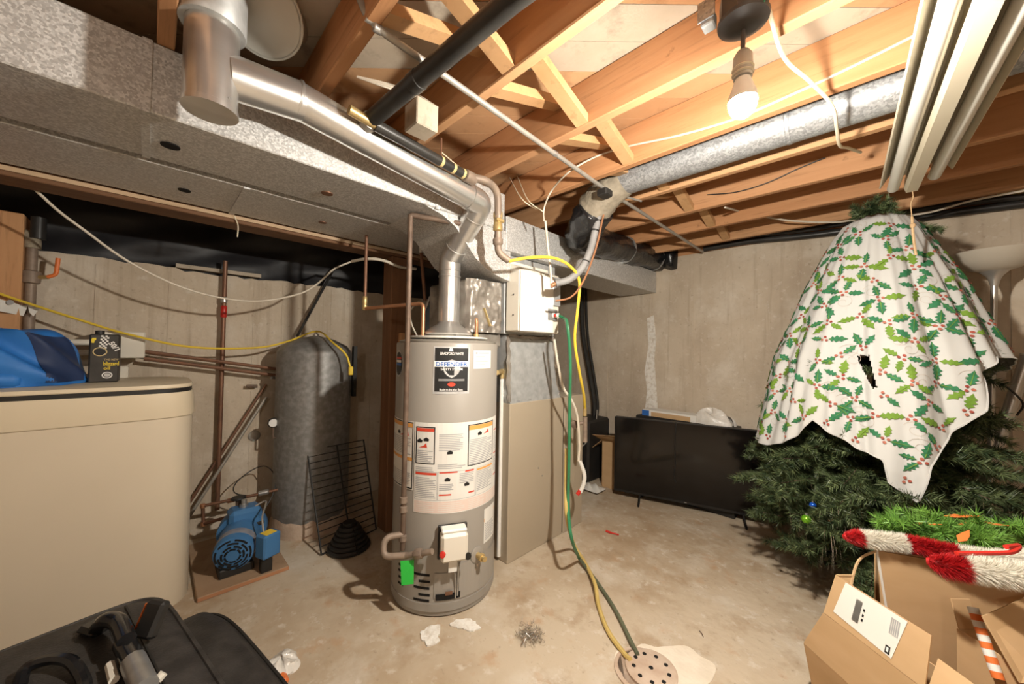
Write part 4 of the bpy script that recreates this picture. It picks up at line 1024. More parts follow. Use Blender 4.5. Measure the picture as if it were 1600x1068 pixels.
MB().tube([(vb.x - .04, vb.y - .02, .30), (vb.x - .04, vb.y - .02, .35)], .014, 10).build('cap_stem', 'iron', pm, True)
sw = Vector((-2.436, 0.500, 0.160)) 
Rb = rot('Z', 22)
MB().box((sw.x - .04, sw.y - .048, .105), (sw.x + .04, sw.y + .048, .235), .008, Rb).build('pressure_switch', 'motor_blue', pm)
mb = MB().box((sw.x - .03, sw.y - .03, .2352), (sw.x + .03, sw.y + .03, .2362), 0, Rb); mb.build('yellow_label', 'yellow', pm)
MB().tube([(sw.x - .03, sw.y - .04, .14), (mc.x - .06, mc.y + .06, .14)], .012, 8).build('switch_nipple', 'brass', pm, True)
MB().box((sw.x - .03, sw.y - .035, .022), (sw.x + .02, sw.y + .02, .106), .004).build('switch_foot', 'black', pm)
MB().tube(smooth_path([(sw.x - .02, sw.y - .02, .235), (sw.x - .06, sw.y - .02, .31), (vb.x + .08, vb.y + .10, .34), (vb.x + .05, vb.y + .05, .315)]), .005, 6).build('cable', 'conduit', pm, True)
cp = thing('pump_piping', 'thin copper pipework looping from pump to the tank', 'pipe', (-2.95, .3, .25))
A = (vb.x - .06, vb.y - .03, .25); Bq = (-2.980, 0.262, 0.169); Cq = (-2.980, 0.256, 0.282); Dq = (-2.900, 0.511, 0.305); Eq = (-2.860, 0.641, 0.320)
MB().tube(bend_path([A, Bq, Cq, Dq, Eq], .02), .010, 10).build('pipe_loop', 'copper_old', cp, True)
for p in (Bq, Cq):
    MB().lathe([(.001, -.015), (.013, -.012), (.015, 0), (.013, .012), (.001, .015)], p, n=10).build('elbow_joint', 'copper', cp, True)
pd = Vector((-2.885, 0.558, 0.313))
MB().lathe([(.012, -.03), (.017, -.025), (.017, .025), (.012, .03)], pd, Vector(Eq) - Vector(Dq), 12).build('union_nut', 'steel', cp, True)
pd = Vector((-2.945, 0.392, 0.290)); MB().lathe([(.011, -.02), (.015, -.016), (.015, .016), (.011, .02)], pd, Vector(Dq) - Vector(Cq), 12).build('copper_tee', 'copper', cp, True)
wire('capillary_tube', [(-2.900, 0.511, 0.296), (-2.950, 0.415, 0.328), (-3.000, 0.421, 0.375), (-3.050, 0.511, 0.427), (-3.000, 0.587, 0.454), (-2.920, 0.629, 0.389), (-2.850, 0.599, 0.287), (-2.800, 0.511, 0.184)], .0035, 'black', 'thin black tube looping above the pump', 'tube')

# ================================================================ oven rack leaning on the tank
rk = thing('wire_rack', 'black wire oven rack leaning against the pressure tank', 'rack', (-2.442, 0.953, 0.000))
q00 = Vector((-2.419, 0.779, 0.010)); q10 = Vector((-2.497, 1.163, 0.010)); q01 = Vector((-2.725, 0.769, 0.584)); q11 = Vector((-2.615, 1.106, 0.624))
def rp(u, v): return q00*(1-u)*(1-v) + q10*u*(1-v) + q01*(1-u)*v + q11*u*v
MB().tube([rp(0, 0), rp(0, 1), rp(1, 1), rp(1, 0), rp(0, 0)], .006, 6).build('outer_frame', 'black', rk, True)
MB().tube([rp(.5, 0), rp(.51, 1)], .006, 6).build('centre_bar', 'black', rk, True)
for k in range(1, 15): MB().tube([rp(0, k/15), rp(1, k/15)], .0035, 5).build('cross_bar', 'black', rk, True)
ci = Vector((-2.396, 0.936, 0.000))
co = thing('rubber_coil', 'black rubber coil sitting before the wire rack', 'coil', ci)
for k in range(6):
    r = .115 - .013*k; n = 30
    MB().tube([(ci.x + r*math.cos(t*2*math.pi/n), ci.y + r*math.sin(t*2*math.pi/n), .016 + .024*k) for t in range(n+1)], .016, 8).build('coil_turn', 'black', co, True)
MB().tube([(ci.x, ci.y, .01), (ci.x, ci.y, .17)], .04, 12).build('coil_core', 'black', co, True)
rc = thing('red_clamp', 'small red and chrome clamp on floor behind heater', 'clamp', (-2.598, 1.283, 0.000))
r0 = Vector((-2.569, 1.270, 0.000))
MB().box((r0.x - .04, r0.y - .04, .0), (r0.x + .04, r0.y + .04, .045), .012).build('base', 'black', rc)
MB().box((r0.x - .03, r0.y - .035, .045), (r0.x + .03, r0.y + .02, .075), .01).build('handle', 'red', rc)
MB().tube([(r0.x - .03, r0.y + .03, .03), (r0.x + .05, r0.y + .10, .06)], .014, 8).build('chrome_arm', 'steel', rc, True)

# ================================================================ suitcase in the foreground
su = thing('suitcase', 'black soft suitcase with handles lying in the foreground', 'suitcase', (-1.55, -.15, 0))
o_ = Vector((-1.90, .03, 0)); e1 = Vector((.985, .175, 0)); e2 = Vector((.175, -.985, 0)); LL, WW, HH = .82, .62, .385
def sp(u, v, z): return o_ + e1*u + e2*v + Vector((0, 0, z))
def shell(prof, inset):
    vs = []; fs = []; seg = 48
    for k, z in prof:
        for j in range(seg):
            a = 2*math.pi*j/seg
            x, y = sup(a, LL/2 + k, WW/2 + k, 7); vs.append(sp(LL/2 + x, WW/2 + y, z))
    for i in range(len(prof)-1):
        for j in range(seg):
            q = (j+1) % seg; fs.append((i*seg+j, (i+1)*seg+j, (i+1)*seg+q, i*seg+q))
    fs.append(tuple(range(seg))); fs.append(tuple(reversed([(len(prof)-1)*seg+j for j in range(seg)])))
    return MB().add(vs, fs)
shell([(-.01, .0), (.10, .02), (.118, .08), (.11, .15), (.085, .185)], 0).build('lower_shell', 'suitcase', su, True)
shell([(.085, .185), (.075, .21), (.06, .255)], 0).build('expander_band', 'suitcase', su, True)
shell([(.055, .255), (.045, .30), (.015, .36), (-.03, HH), (-.10, HH + .006)], 0).build('upper_shell', 'suitcase', su, True)
def ringp(k, z, r, m, nm):
    seg = 60; pts = []
    for j in range(seg+1):
        x, y = sup(2*math.pi*j/seg, LL/2 + k, WW/2 + k, 7); pts.append(sp(LL/2 + x, WW/2 + y, z))
    MB().tube(pts, r, 6).build(nm, m, su, True)
ringp(.088, .185, .010, 'black', 'zipper'); ringp(.062, .255, .010, 'black', 'zipper'); ringp(.022, .355, .009, 'suitcase', 'piping'); ringp(.118, .09, .008, 'black', 'piping')
# front pocket bulging on the side
def pocket(prof):
    vs = []; fs = []; seg = 40
    for k, z in prof:
        for j in range(seg):
            x, y = sup(2*math.pi*j/seg, .42 + k, .12 + k, 4); vs.append(sp(.40 + x, -.10 + y, z))
    for i in range(len(prof)-1):
        for j in range(seg):
            q = (j+1) % seg; fs.append((i*seg+j, (i+1)*seg+j, (i+1)*seg+q, i*seg+q))
    fs.append(tuple(range(seg))); fs.append(tuple(reversed([(len(prof)-1)*seg+j for j in range(seg)])))
    return MB().add(vs, fs)
pocket([(-.01, 0), (.012, .03), (.012, .12), (-.01, .19), (-.05, .235), (-.09, .245)]).build('front_pocket', 'suitcase', su, True)
for k, z in ((.014, .10), (-.008, .19)):
    MB().tube([sp(.40 + sup(2*math.pi*j/48, .42 + k, .12 + k, 4)[0], -.10 + sup(2*math.pi*j/48, .42 + k, .12 + k, 4)[1], z) for j in range(49)], .008, 6).build('pocket_zipper', 'black', su, True)
# stitched seams, handle, strap and tags on the top
TZ = HH + .008
for v_ in (.08, .13):
    MB().tube([sp(.06, v_, TZ - .004), sp(.76, v_, TZ - .004)], .004, 5).build('seam', 'black', su, True)
h0 = Vector((-1.724, -0.099, 0.395)); h1 = Vector((-1.584, -0.006, 0.395)); h2 = Vector((-1.394, -0.014, 0.395)); h3 = Vector((-1.329, 0.022, 0.395))
MB().tube(smooth_path([h0, Vector((-1.663, -0.077, 0.450)), Vector((-1.613, -0.048, 0.455)), Vector((-1.509, -0.027, 0.450))], 6), .021, 10).build('handle_end', 'black_shiny', su, True)
MB().box((h0.x - .05, h0.y - .03, TZ - .004), (h0.x + .03, h0.y + .03, TZ + .02), .01, rot('Z', 30)).build('handle_base', 'black_shiny', su)
MB().tube([Vector((-1.541, -0.034, 0.430)), Vector((-1.411, -0.007, 0.430))], .024, 10).build('carry_handle', 'black_shiny', su, True)
MB().tube([Vector((-1.433, -0.012, 0.430)), Vector((-1.297, 0.013, 0.430))], .026, 10).build('grip_wrap', 'steel', su, True)
for a, b in (((-1.492, -0.057, 0.410), (-1.417, -0.046, 0.410)), ((-1.488, -0.009, 0.430), (-1.439, 0.005, 0.420)), ((-1.339, 0.035, 0.410), (-1.343, 0.047, 0.420))):
    MB().tube([a, b], .011, 8).build('rope_knot', 'cream', su, True)
lt0 = Vector((-1.557, 0.012, 0.420))
RR = rot('Z', 35) @ rot('X', -25)
lt = MB().box((lt0.x - .032, lt0.y - .016, lt0.z - .01), (lt0.x + .032, lt0.y + .016, lt0.z + .085), .008, RR, lt0).build('luggage_tag', 'black', su)
mb = MB().box((lt0.x - .036, lt0.y - .012, lt0.z + .01), (lt0.x - .033, lt0.y + .004, lt0.z + .075), 0, RR, lt0); mb.build('red_insert', 'orange', lt)
MB().tube(smooth_path([(-1.573, -0.220, 0.395), (-1.626, -0.218, 0.410), (-1.614, -0.179, 0.420), (-1.566, -0.135, 0.420), (-1.494, -0.105, 0.400), (-1.429, -0.094, 0.395)], 6), .014, 8).build('trolley_rim', 'black_shiny', su, True)
pb = thing('plastic_bag', 'crumpled clear plastic bag on floor beside the suitcase', 'bag', (-1.726, 0.403, 0.000))
b0 = Vector((-1.700, 0.409, 0.000))
rn = random.Random(8)
MB().grid(lambda u, v: (b0.x + .06*math.cos(u*6.283)*math.cos(v*1.5)*(1 + .2*math.sin(u*25 + v*9)), b0.y + .07*math.sin(u*6.283)*math.cos(v*1.5)*(1 + .2*math.sin(u*19)), .035*math.sin(v*1.5)*(1 + .2*math.sin(u*31))), 40, 8).build('film', 'plastic_bag', pb, True)
MB().box((b0.x + .06, b0.y - .05, .0), (b0.x + .12, b0.y + .0, .03), .012).build('orange_scrap', 'orange', pb)


# ================================================================ television on the floor
e_ = Vector((.954, .298, 0)); nb = Vector((-.298, .954, 0)); T0 = Vector((-1.655, 2.965, 0)); TW = 1.235
tv = thing('television', 'large black flat television standing on the floor by back wall', 'television', T0 + e_*TW/2)
def tvbox(x0, x1, z0, z1, d0, d1, bev=.0):
    mb = MB().box((x0, d0, z0), (x1, d1, z1), bev); mb.v = [tuple(T0 + e_*p[0] + nb*p[1] + Vector((0, 0, p[2]))) for p in mb.v]; return mb
tvbox(0, TW, .055, .712, .0, .05, .004).build('bezel', 'black', tv)
tvbox(.008, TW - .008, .078, .706, -.002, .0005).build('screen', 'screen', tv)
tvbox(.2, TW - .2, .12, .5, .05, .10, .02).build('rear_housing', 'black', tv)
tvbox(.008, TW - .008, .057, .077, -.003, .0005).build('lower_trim', 'black_shiny', tv)
tvbox(TW*.46, TW*.475, .066, .071, -.004, .0).build('logo_plate', 'steel', tv)
for x in (.22, .98):
    MB().tube([T0 + e_*x + nb*.02 + Vector((0, 0, .06)), T0 + e_*(x + .01) - nb*.13 + Vector((0, 0, .008))], .0085, 8).build('foot', 'black', tv, True)
    MB().tube([T0 + e_*x + nb*.02 + Vector((0, 0, .06)), T0 + e_*(x + .01) + nb*.11 + Vector((0, 0, .008))], .0085, 8).build('foot', 'black', tv, True)
cord = [T0 + e_*.50 + nb*.02 + Vector((0, 0, .714)), T0 + e_*.502 - nb*.012 + Vector((0, 0, .69)), T0 + e_*.495 - nb*.01 + Vector((0, 0, .5)), T0 + e_*.50 - nb*.01 + Vector((0, 0, .38)), T0 + e_*.492 - nb*.01 + Vector((0, 0, .27)), T0 + e_*.505 - nb*.01 + Vector((0, 0, .22))]
wire('power_cord', cord, .005, 'black', 'black power cord draped over the television screen', 'cord')
# things behind the television
cb = thing('cardboard_box', 'small brown carton with open flaps left of the television', 'cardboard box', (-1.75, 3.18, 0))
MB().box((-1.86, 3.10, 0), (-1.62, 3.38, .45), .003).build('carton_body', 'cardboard', cb)
MB().panel([(-1.62, 3.10, .44), (-1.86, 3.10, .44), (-1.90, 2.99, .50), (-1.64, 2.99, .53)], .004).build('flap', 'cardboard', cb)
MB().panel([(-1.86, 3.10, .44), (-1.86, 3.36, .44), (-2.00, 3.34, .38), (-1.98, 3.12, .34)], .004).build('flap', 'cardboard', cb)
bb = MB().box((-2.42, 3.05, 0), (-1.98, 3.45, .60), .02).build('storage_bin', 'black', None, False, 'black storage bin in the corner behind the furnace', 'bin')
MB().grid(lambda u, v: (-1.98 + .22*u, 2.86 + .16*v, .012 + .05*abs(math.sin(u*7 + v*5))*math.sin(math.pi*u)*math.sin(math.pi*v) + .01), 14, 10).build('white_rag', 'paper', None, True, 'crumpled white rag on floor left of the television', 'rag')
b2 = thing('shade_carton', 'carton behind the television, painted black for shade under it', 'crate', (-1.3, 3.38, 0))
MB().box((-1.60, 3.26, 0), (-.78, 3.46, .70), .004).build('shaded_carton_body', 'black', b2)  # carton coloured black to paint the shade beneath the television
bk = thing('boxed_set', 'flat white boxed set with blue corner lying on carton behind television', 'box', (-1.35, 3.36, .70))
MB().box((-1.545, 3.28, .701), (-1.07, 3.44, .760), .003).build('box_lid', 'paper', bk)
MB().box((-1.46, 3.275, .705), (-1.12, 3.279, .745)).build('brown_print', 'cardboard', bk)
MB().box((-1.546, 3.274, .705), (-1.48, 3.279, .755)).build('blue_print', 'print_blue', bk)
MB().grid(lambda u, v: (-.97 + .16*math.cos(u*6.283)*math.cos(v*1.55)*(1 + .15*math.sin(u*23)), 3.36 + .08*math.sin(u*6.283)*math.cos(v*1.55), .702 + .11*math.sin(v*1.55)*(1 + .25*math.sin(u*17 + v*6))), 40, 10).build('plastic_wrap', 'plastic_bag', None, True, 'crumpled clear plastic wrap behind the television top edge', 'plastic wrap')

# black drain hoses hanging on the back wall
wire('black_hose', [(-2.351, 3.440, 2.039), (-2.325, 3.440, 1.494), (-2.221, 3.420, 1.069), (-2.138, 3.400, 0.730), (-2.138, 3.380, 0.492), (-2.165, 3.340, 0.323)], .024, 'black_pipe', 'thick black hose hanging down the back wall', 'hose', n=8)
wire('black_hose', [(-2.313, 3.460, 2.038), (-2.279, 3.460, 1.494), (-2.183, 3.450, 1.035), (-2.117, 3.430, 0.729), (-2.119, 3.400, 0.493)], .014, 'black', 'thinner black hose hanging right beside the thick hose', 'hose', n=8)
wire('grey_cable', [(-2.044, 3.300, 0.684), (-2.001, 3.200, 0.520), (-2.003, 3.100, 0.426), (-2.017, 3.000, 0.365)], .006, 'conduit', 'thin grey cable curving from black hose to furnace', 'cable')

# ================================================================ christmas tree
TX, TY = 0.0, 2.82
rz_ = np.array([.4, .8, 1.28, 1.68, 1.95, 2.03]); rr_ = np.array([.55, .52, .43, .29, .17, .12])
tree = thing('christmas_tree', 'artificial green christmas tree partly covered by holly cloth', 'christmas tree', (TX, TY, 0))
MB().tube([(TX, TY, .04), (TX, TY, 2.09)], .016, 8).build('trunk', 'iron', tree, True)
for k in range(3):
    a = k*2.094 + .4
    MB().tube(smooth_path([(TX, TY, .16), (TX + .12*math.cos(a), TY + .12*math.sin(a), .10), (TX + .28*math.cos(a), TY + .28*math.sin(a), .012)], 4), .012, 6).build('stand_leg', 'black', tree, True)
rng = np.random.default_rng(11)
def needles_along(pa, pb, n, ln, wd, out, spread=.9, droop=0.0):
    """n needles standing off the segment pa-pb"""
    pa = np.array(pa); pb = np.array(pb); t = rng.random(n)[:, None]
    base = pa + (pb - pa)*t
    d = (pb - pa)/max(1e-6, np.linalg.norm(pb - pa))
    r = rng.normal(size=(n, 3)); r -= (r@d)[:, None]*d; r /= np.linalg.norm(r, axis=1)[:, None]
    v = r*spread + d*.75; v /= np.linalg.norm(v, axis=1)[:, None]
    side = np.cross(v, rng.normal(size=(n, 3))); side /= np.linalg.norm(side, axis=1)[:, None]
    L = ln*rng.uniform(.7, 1.15, n)[:, None]
    out.append(np.stack([base - side*wd/2, base + side*wd/2, base + v*L], 1))
def tri_build(chunks, name, m, parent, kind='stuff', label=None):
    A = np.concatenate(chunks).reshape(-1, 3); A[:, 1] = np.minimum(A[:, 1], YF - .006); n = len(A)//3
    o0 = np.array(parent['_o']); A = A - o0
    me = bpy.data.meshes.new(name); me.vertices.add(len(A)); me.vertices.foreach_set('co', A.astype(np.float32).ravel())
    me.loops.add(len(A)); me.loops.foreach_set('vertex_index', np.arange(len(A), dtype=np.int32))
    me.polygons.add(n); me.polygons.foreach_set('loop_start', np.arange(0, len(A), 3, dtype=np.int32))
    me.update(calc_edges=True); me.validate()
    me.materials.append(M[m]); ob = bpy.data.objects.new(name, me); col.objects.link(ob); ob.parent = parent
    return tag(ob, label, kind=kind)
fol = []; twigs = MB(); strands = []
def twig(a, b, dens=800, ln=.042, wd=.0042):
    a = np.array(a); b = np.array(b); L = np.linalg.norm(b - a)
    needles_along(a, b, int(dens*L), ln, wd, fol)
levels = [(.20, 11), (.30, 13), (.40, 15), (.50, 15), (.60, 15), (.70, 14), (.80, 13), (.92, 11), (1.06, 9), (1.22, 8), (1.4, 7), (1.6, 6), (1.8, 6), (1.95, 5)]
for li, (z, nb_) in enumerate(levels):
    R = float(np.interp(z, [.15, .3, .6, .8, 1.28, 1.68, 1.95], [.42, .54, .585, .46, .33, .17, .07]))
    for k in range(nb_):
        a = 2*math.pi*(k + rng.uniform(-.3, .3))/nb_ + li*.37
        Rk = R*rng.uniform(.86, 1.06); dz = rng.uniform(-.07, .05)
        d = np.array([math.cos(a), math.sin(a), 0]); s = np.array([-math.sin(a), math.cos(a), 0])
        p0 = np.array([TX, TY, z + .03]); p1 = p0 + d*Rk*.5 + np.array([0, 0, .02]); p2 = p0 + d*Rk + np.array([0, 0, dz]); p2[1] = min(p2[1], YF - .05)
        twigs.tube([p0, p1, p2], .003, 4)
        twig(p0 + (p1 - p0)*.4, p1, 600); twig(p1, p2, 1000)
        for q in range(7):
            t = .30 + .68*q/6
            b0 = p0 + (p1 - p0)*min(1, t*2) if t < .5 else p1 + (p2 - p1)*(t*2 - 1)
            for sg in (-1, 1):
                L = rng.uniform(.10, .17)*(1.1 - .45*t)*(1.0 if R > .3 else .6)
                tip = b0 + (d*.75 + s*sg*rng.uniform(.55, .9))*L + np.array([0, 0, rng.uniform(-.05, .04)])
                twig(b0, tip, 900)
        if z < .8:
            for q in range(5):
                b0 = p1 + (p2 - p1)*rng.uniform(.1, 1.0) + s*rng.uniform(-.06, .06)
                L = rng.uniform(.05, .17); w = .0022
                off = np.array([rng.uniform(-.012, .012), rng.uniform(-.012, .012), -L])
                strands.append(np.array([[b0 - s*w/2, b0 + s*w/2, b0 + off]]))
# bare tip above the cloth
for a in np.linspace(0, 6.28, 12)[:-1]:
    p0 = np.array([TX - .01, TY, 2.075 + .015*math.sin(a*3)])
    for q in range(3): twig(p0, p0 + np.array([.085*math.cos(a + q*.2), .085*math.sin(a + q*.2), .01 + .025*q]), 1300, .036)
twig((TX, TY, 2.0), (TX, TY, 2.145), 3200, .042)
for a in (0.4, 0.7, 1.0, .1): 
    p0 = np.array([TX + .12, TY + .02, 2.0]); twig(p0, p0 + np.array([.12*math.cos(a), .10*math.sin(a), -.06 + .05*a]), 1500, .038)
tri_build(fol, 'foliage', 'needle', tree)
twigs.build('branch_wires', 'iron', tree, kind='stuff')
tri_build(strands, 'tinsel_strands', 'tinsel', tree)
# baubles
for u, v, m, lb in ((1258, 810, 'bauble', 'shiny lime green bauble on a lower tree branch'), (1300, 815, 'bauble_copper', 'small copper bauble on a lower tree branch'), (1270, 790, 'bauble_blue', 'small blue ornament on a lower tree branch')):
    p = {1258: Vector((-0.244, 2.329, 0.480)), 1300: Vector((-0.155, 2.390, 0.482)), 1270: Vector((-0.219, 2.324, 0.559))}[u]
    r = {1258: .022, 1300: .014, 1270: .015}[u]
    t = thing('bauble', lb, 'ornament', p - Vector((0, 0, r)))
    MB().lathe([(r*math.sin(math.pi*i/10), -r*math.cos(math.pi*i/10)) for i in range(11)], p, n=16).build('ball', m, t, True)
    MB().tube([p + Vector((0, 0, r*.9)), p + Vector((0, 0, r*1.35))], r*.25, 8).build('cap', 'steel', t, True)

# holly cloth draped over the tree
zb_a = np.array([-118, -95, -79, -58, -40, -33, -26, -21, -7, 2.5, 4, 13, 17, 31, 40, 45, 57, 75, 118]); zb_z = np.array([.86, .80, .77, .77, .83, .88, .97, .94, .87, .84, .75, .685, .84, 1.0, 1.08, 1.21, 1.30, 1.30, 1.2])
def cloth_r(ph, z):
    base = float(np.interp(z, rz_, rr_)) + .012
    k = min(1, max(0, (2.0 - z)/.9))
    f = .017*math.sin(ph*.16 + .6) + .013*math.sin(ph*.31 + 1.0 + z*1.2) + .008*math.sin(ph*.55 - z*2.0)
    for c0, w, amp in ((-6, 2.2, -.030), (-20, 3, .02), (12, 3, .022), (27, 2.5, -.022), (-47, 4, -.025), (48, 3, -.03), (-33, 3, .012)):
        f += amp*math.exp(-((ph - c0 - 5*(1.4 - z))/w)**2)*(.35 + k)
    return base + f*(.25 + k)*.55
def cloth_p(ph, z, off=0.0):
    r = cloth_r(ph, z) + off; a = math.radians(ph)
    return Vector((TX + r*math.sin(a), TY - r*math.cos(a), z + off*.35))
def in_hole(ph, z): return 1.15 < z < 1.30 and (-9 + (1.30 - z)*50) < ph < (-3 + (1.30 - z)*24)
NU, NV = 354, 132
vs = []; fs = []
for j in range(NV+1):
    for i in range(NU+1):
        ph = -118 + 236*i/NU; zb = float(np.interp(ph, zb_a, zb_z)); t = j/NV
        z = 2.035 + (zb - 2.035)*t
        if j == 0:
            a = math.radians(ph); vs.append((TX + .075*math.sin(a), TY - .075*math.cos(a), 2.062 + .004*math.sin(ph*.2)))
        else: vs.append(tuple(cloth_p(ph, z)))
for j in range(NV):
    for i in range(NU):
        ph = -118 + 236*(i+.5)/NU; zb = float(np.interp(ph, zb_a, zb_z)); z = 2.035 + (zb - 2.035)*(j+.5)/NV
        if in_hole(ph, z): continue
        W = NU+1; fs.append((j*W+i, (j+1)*W+i, (j+1)*W+i+1, j*W+i+1))
cl = thing('holly_cloth', 'white tablecloth printed with holly leaves draped over the tree', 'tablecloth', (TX, TY, .7))
mb = MB(); mb.add(vs, fs)
cob = mb.build('fabric', 'cloth', cl, True, angle=180)
sol = cob.modifiers.new('thickness', 'SOLIDIFY'); sol.thickness = .0018; sol.offset = -1
hem = []
for i in range(0, NU+1):
    ph = -118 + 236*i/NU; zb = float(np.interp(ph, zb_a, zb_z)); hem.append(cloth_p(ph, zb + .002, .001))
MB().tube(hem, .0035, 5).build('hem', 'cloth', cl, True)
# printed holly: leaves, berries and swirls follow the folds
pr = random.Random(21)
leaf = [(0, 0), (.10, .10), (.20, .32), (.30, .16), (.42, .40), (.54, .20), (.66, .34), (.78, .14), (1, 0)]
outline = leaf + [(x, -y) for x, y in reversed(leaf[1:-1])]
lay = {'holly_dark': MB(), 'holly_light': MB(), 'berry': MB(), 'swirl': MB(), 'vein': MB()}
def ok(ph, z): return abs(ph) < 114 and z < 2.0 and z > float(np.interp(ph, zb_a, zb_z)) + .03 and not in_hole(ph, z) and not in_hole(ph + 3, z) and not in_hole(ph - 3, z)
def pt(ph0, z0, x, y, off=.005):
    r = max(.1, cloth_r(ph0, z0)); return cloth_p(ph0 + math.degrees(x/r), z0 + y*.95, off)
spots = []
tries = 0
while len(spots) < 300 and tries < 9000:
    tries += 1
    z = .72 + 1.28*(1 - math.sqrt(pr.random())) ; ph = pr.uniform(-112, 112)
    if not ok(ph, z): continue
    r = cloth_r(ph, z); P = cloth_p(ph, z)
    if any((P - q).length < .088 for q in spots): continue
    spots.append(P)
    a0 = pr.uniform(0, 6.28); nl = pr.choice([2, 3, 3, 4])
    for k in range(nl):
        a = a0 + k*2*math.pi/nl*pr.uniform(.85, 1.1); L = pr.uniform(.055, .078); c, s = math.cos(a), math.sin(a)
        kind = pr.choice(['holly_dark', 'holly_dark', 'holly_light'])
        loc = [((.014 + x*L)*c - y*L*.62*s, (.014 + x*L)*s + y*L*.62*c) for x, y in outline]
        if not all(ok(ph + math.degrees(x/r), z + y) for x, y in loc): continue
        pv = []; ff = []
        for x, y in leaf:
            for q in (y, 0, -y): pv.append(pt(ph, z, (.014 + x*L)*c - q*L*.62*s, (.014 + x*L)*s + q*L*.62*c))
        for i in range(len(leaf)-1):
            ff += [(3*i, 3*i+1, 3*i+4, 3*i+3), (3*i+1, 3*i+2, 3*i+5, 3*i+4)]
        lay[kind].add(pv, ff)
        w = .0016
        lay['vein'].add([pt(ph, z, (.014 + x*L)*c - q*s, (.014 + x*L)*s + q*c, .0065) for x, q in ((.08, -w), (.9, -w*.3), (.9, w*.3), (.08, w))], [(0, 1, 2, 3)])
    for k in range(3):
        a = a0 + k*2.1 + .5; bx, by = .011*math.cos(a), .011*math.sin(a)
        lay['berry'].add([pt(ph, z, bx + .0062*math.cos(t*.785), by + .0062*math.sin(t*.785), .0065) for t in range(8)], [tuple(range(8))])
    if pr.random() < .6:
        a = pr.uniform(0, 6.28); cx, cy = .05*math.cos(a), .05*math.sin(a)
        sv = []; sf = []
        for i in range(22):
            t = i/21*9; rr = .006 + .0035*t
            for q in (0, .0013): sv.append(pt(ph, z, cx + (rr + q)*math.cos(t), cy + (rr + q)*math.sin(t), .003))
        for i in range(21): sf.append((2*i, 2*i+1, 2*i+3, 2*i+2))
        if ok(ph + math.degrees(cx/r), z + cy - .01): lay['swirl'].add(sv, sf)
for k, nm in (('holly_dark', 'dark_leaf_print'), ('holly_light', 'light_leaf_print'), ('berry', 'berry_print'), ('swirl', 'swirl_print'), ('vein', 'vein_print')):
    lay[k].build(nm, {'vein': 'holly_light'}.get(k, k), cl, kind='stuff')

# ================================================================ floor lamp, leaning tube
fl = thing('floor_lamp', 'silver torchiere floor lamp with a bowl shade by back wall', 'floor lamp', (.44, 3.25, 0))
lx, ly = .445, 3.25
MB().lathe([(.13, 0), (.13, .012), (.11, .022), (.02, .03)], (lx - .02, ly, 0), n=32).build('base', 'lamp_steel', fl, True)
MB().tube([(lx - .02, ly, .02), (lx + .012, ly, 1.73)], .0125, 12).build('pole', 'lamp_steel', fl, True)
MB().lathe([(.014, 1.69), (.020, 1.72), (.030, 1.745), (.052, 1.77), (.05, 1.775)], (lx + .012, ly, 0), n=24).build('shade_cup', 'lamp_steel', fl, True)
MB().lathe([(.045, 1.768), (.09, 1.785), (.135, 1.82), (.160, 1.865), (.165, 1.875), (.158, 1.873), (.13, 1.828), (.085, 1.795), (.02, 1.778)], (lx + .012, ly, 0), n=40).build('bowl_shade', 'lamp_glass', fl, True)
wire('lamp_cord', [(lx + .01, ly + .02, 1.16), (lx + .05, ly + .05, 1.15), (lx + .11, ly + .06, 1.06), (lx + .09, ly + .06, .99)], .005, 'black', None, None, parent=fl)
tb_ = thing('leaning_tube', 'pale grey plastic tube leaning at the right wall edge', 'tube', (0.458, 3.380, 0.708))
q0 = Vector((0.448, 3.360, 0.663)); q1 = Vector((0.587, 3.400, 1.312))
q0b = q0 + (q0 - q1)*((q0.z - .03)/(q1.z - q0.z))
MB().tube([q0b, q1], .026, 14).build('tube_length', 'lamp_steel', tb_, True)
MB().tube([q1, q1 + (q1 - q0).normalized()*.01], .028, 14).build('end_cap', 'cream', tb_, True)

# ================================================================ cartons and decorations in the front right corner
dA = Vector((.771, -.636, 0)); bA = Vector((.636, .771, 0))
A2 = Vector((-.133, 1.763, .36)); A1 = Vector((-.193, 1.794, .20))
ca = thing('cardboard_box', 'open brown carton with white shipping label near the drain', 'cardboard box', (.02, 1.72, 0))
LA = .62
MB().panel([A1, A1 + dA*LA, A2 + dA*LA, A2], .004).build('front_panel', 'cardboard', ca)
F0 = Vector((-.102, 1.786, .50)); 
MB().panel([A2 + Vector((0, 0, .001)), A2 + dA*.30 + Vector((0, 0, .001)), F0 + dA*.28, F0], .004).build('label_flap', 'cardboard', ca)
MB().panel([A2 + dA*.305, A2 + dA*LA, A2 + dA*LA + bA*.05 + Vector((0, 0, .06)), A2 + dA*.295 + bA*.05 + Vector((0, 0, .08))], .004).build('top_flap', 'cardboard', ca)
G0 = A1 + bA*.03 + Vector((.01, .0, -.197))
MB().panel([G0, G0 + dA*LA, A1 + dA*LA, A1], .004).build('lower_panel', 'cardboard', ca)
MB().panel([A1, A2, A2 + bA*.13, A1 + bA*.16 + Vector((0, 0, -.1))], .004).build('side_panel', 'cardboard', ca)
MB().panel([A1 + bA*.15 + Vector((0, 0, -.19)), A1 + bA*.15 + dA*LA + Vector((0, 0, -.19)), A2 + bA*.13 + dA*LA, A2 + bA*.13], .004).build('rear_panel', 'cardboard', ca)
MB().panel([F0 + Vector((0, 0, .0)), F0 + bA*.02 + Vector((.03, .0, .012)), F0 + bA*.03 + dA*.03 + Vector((0, 0, -.05)), A2 + bA*.06 + Vector((0, 0, .06))], .004).build('torn_flap', 'cardboard', ca)
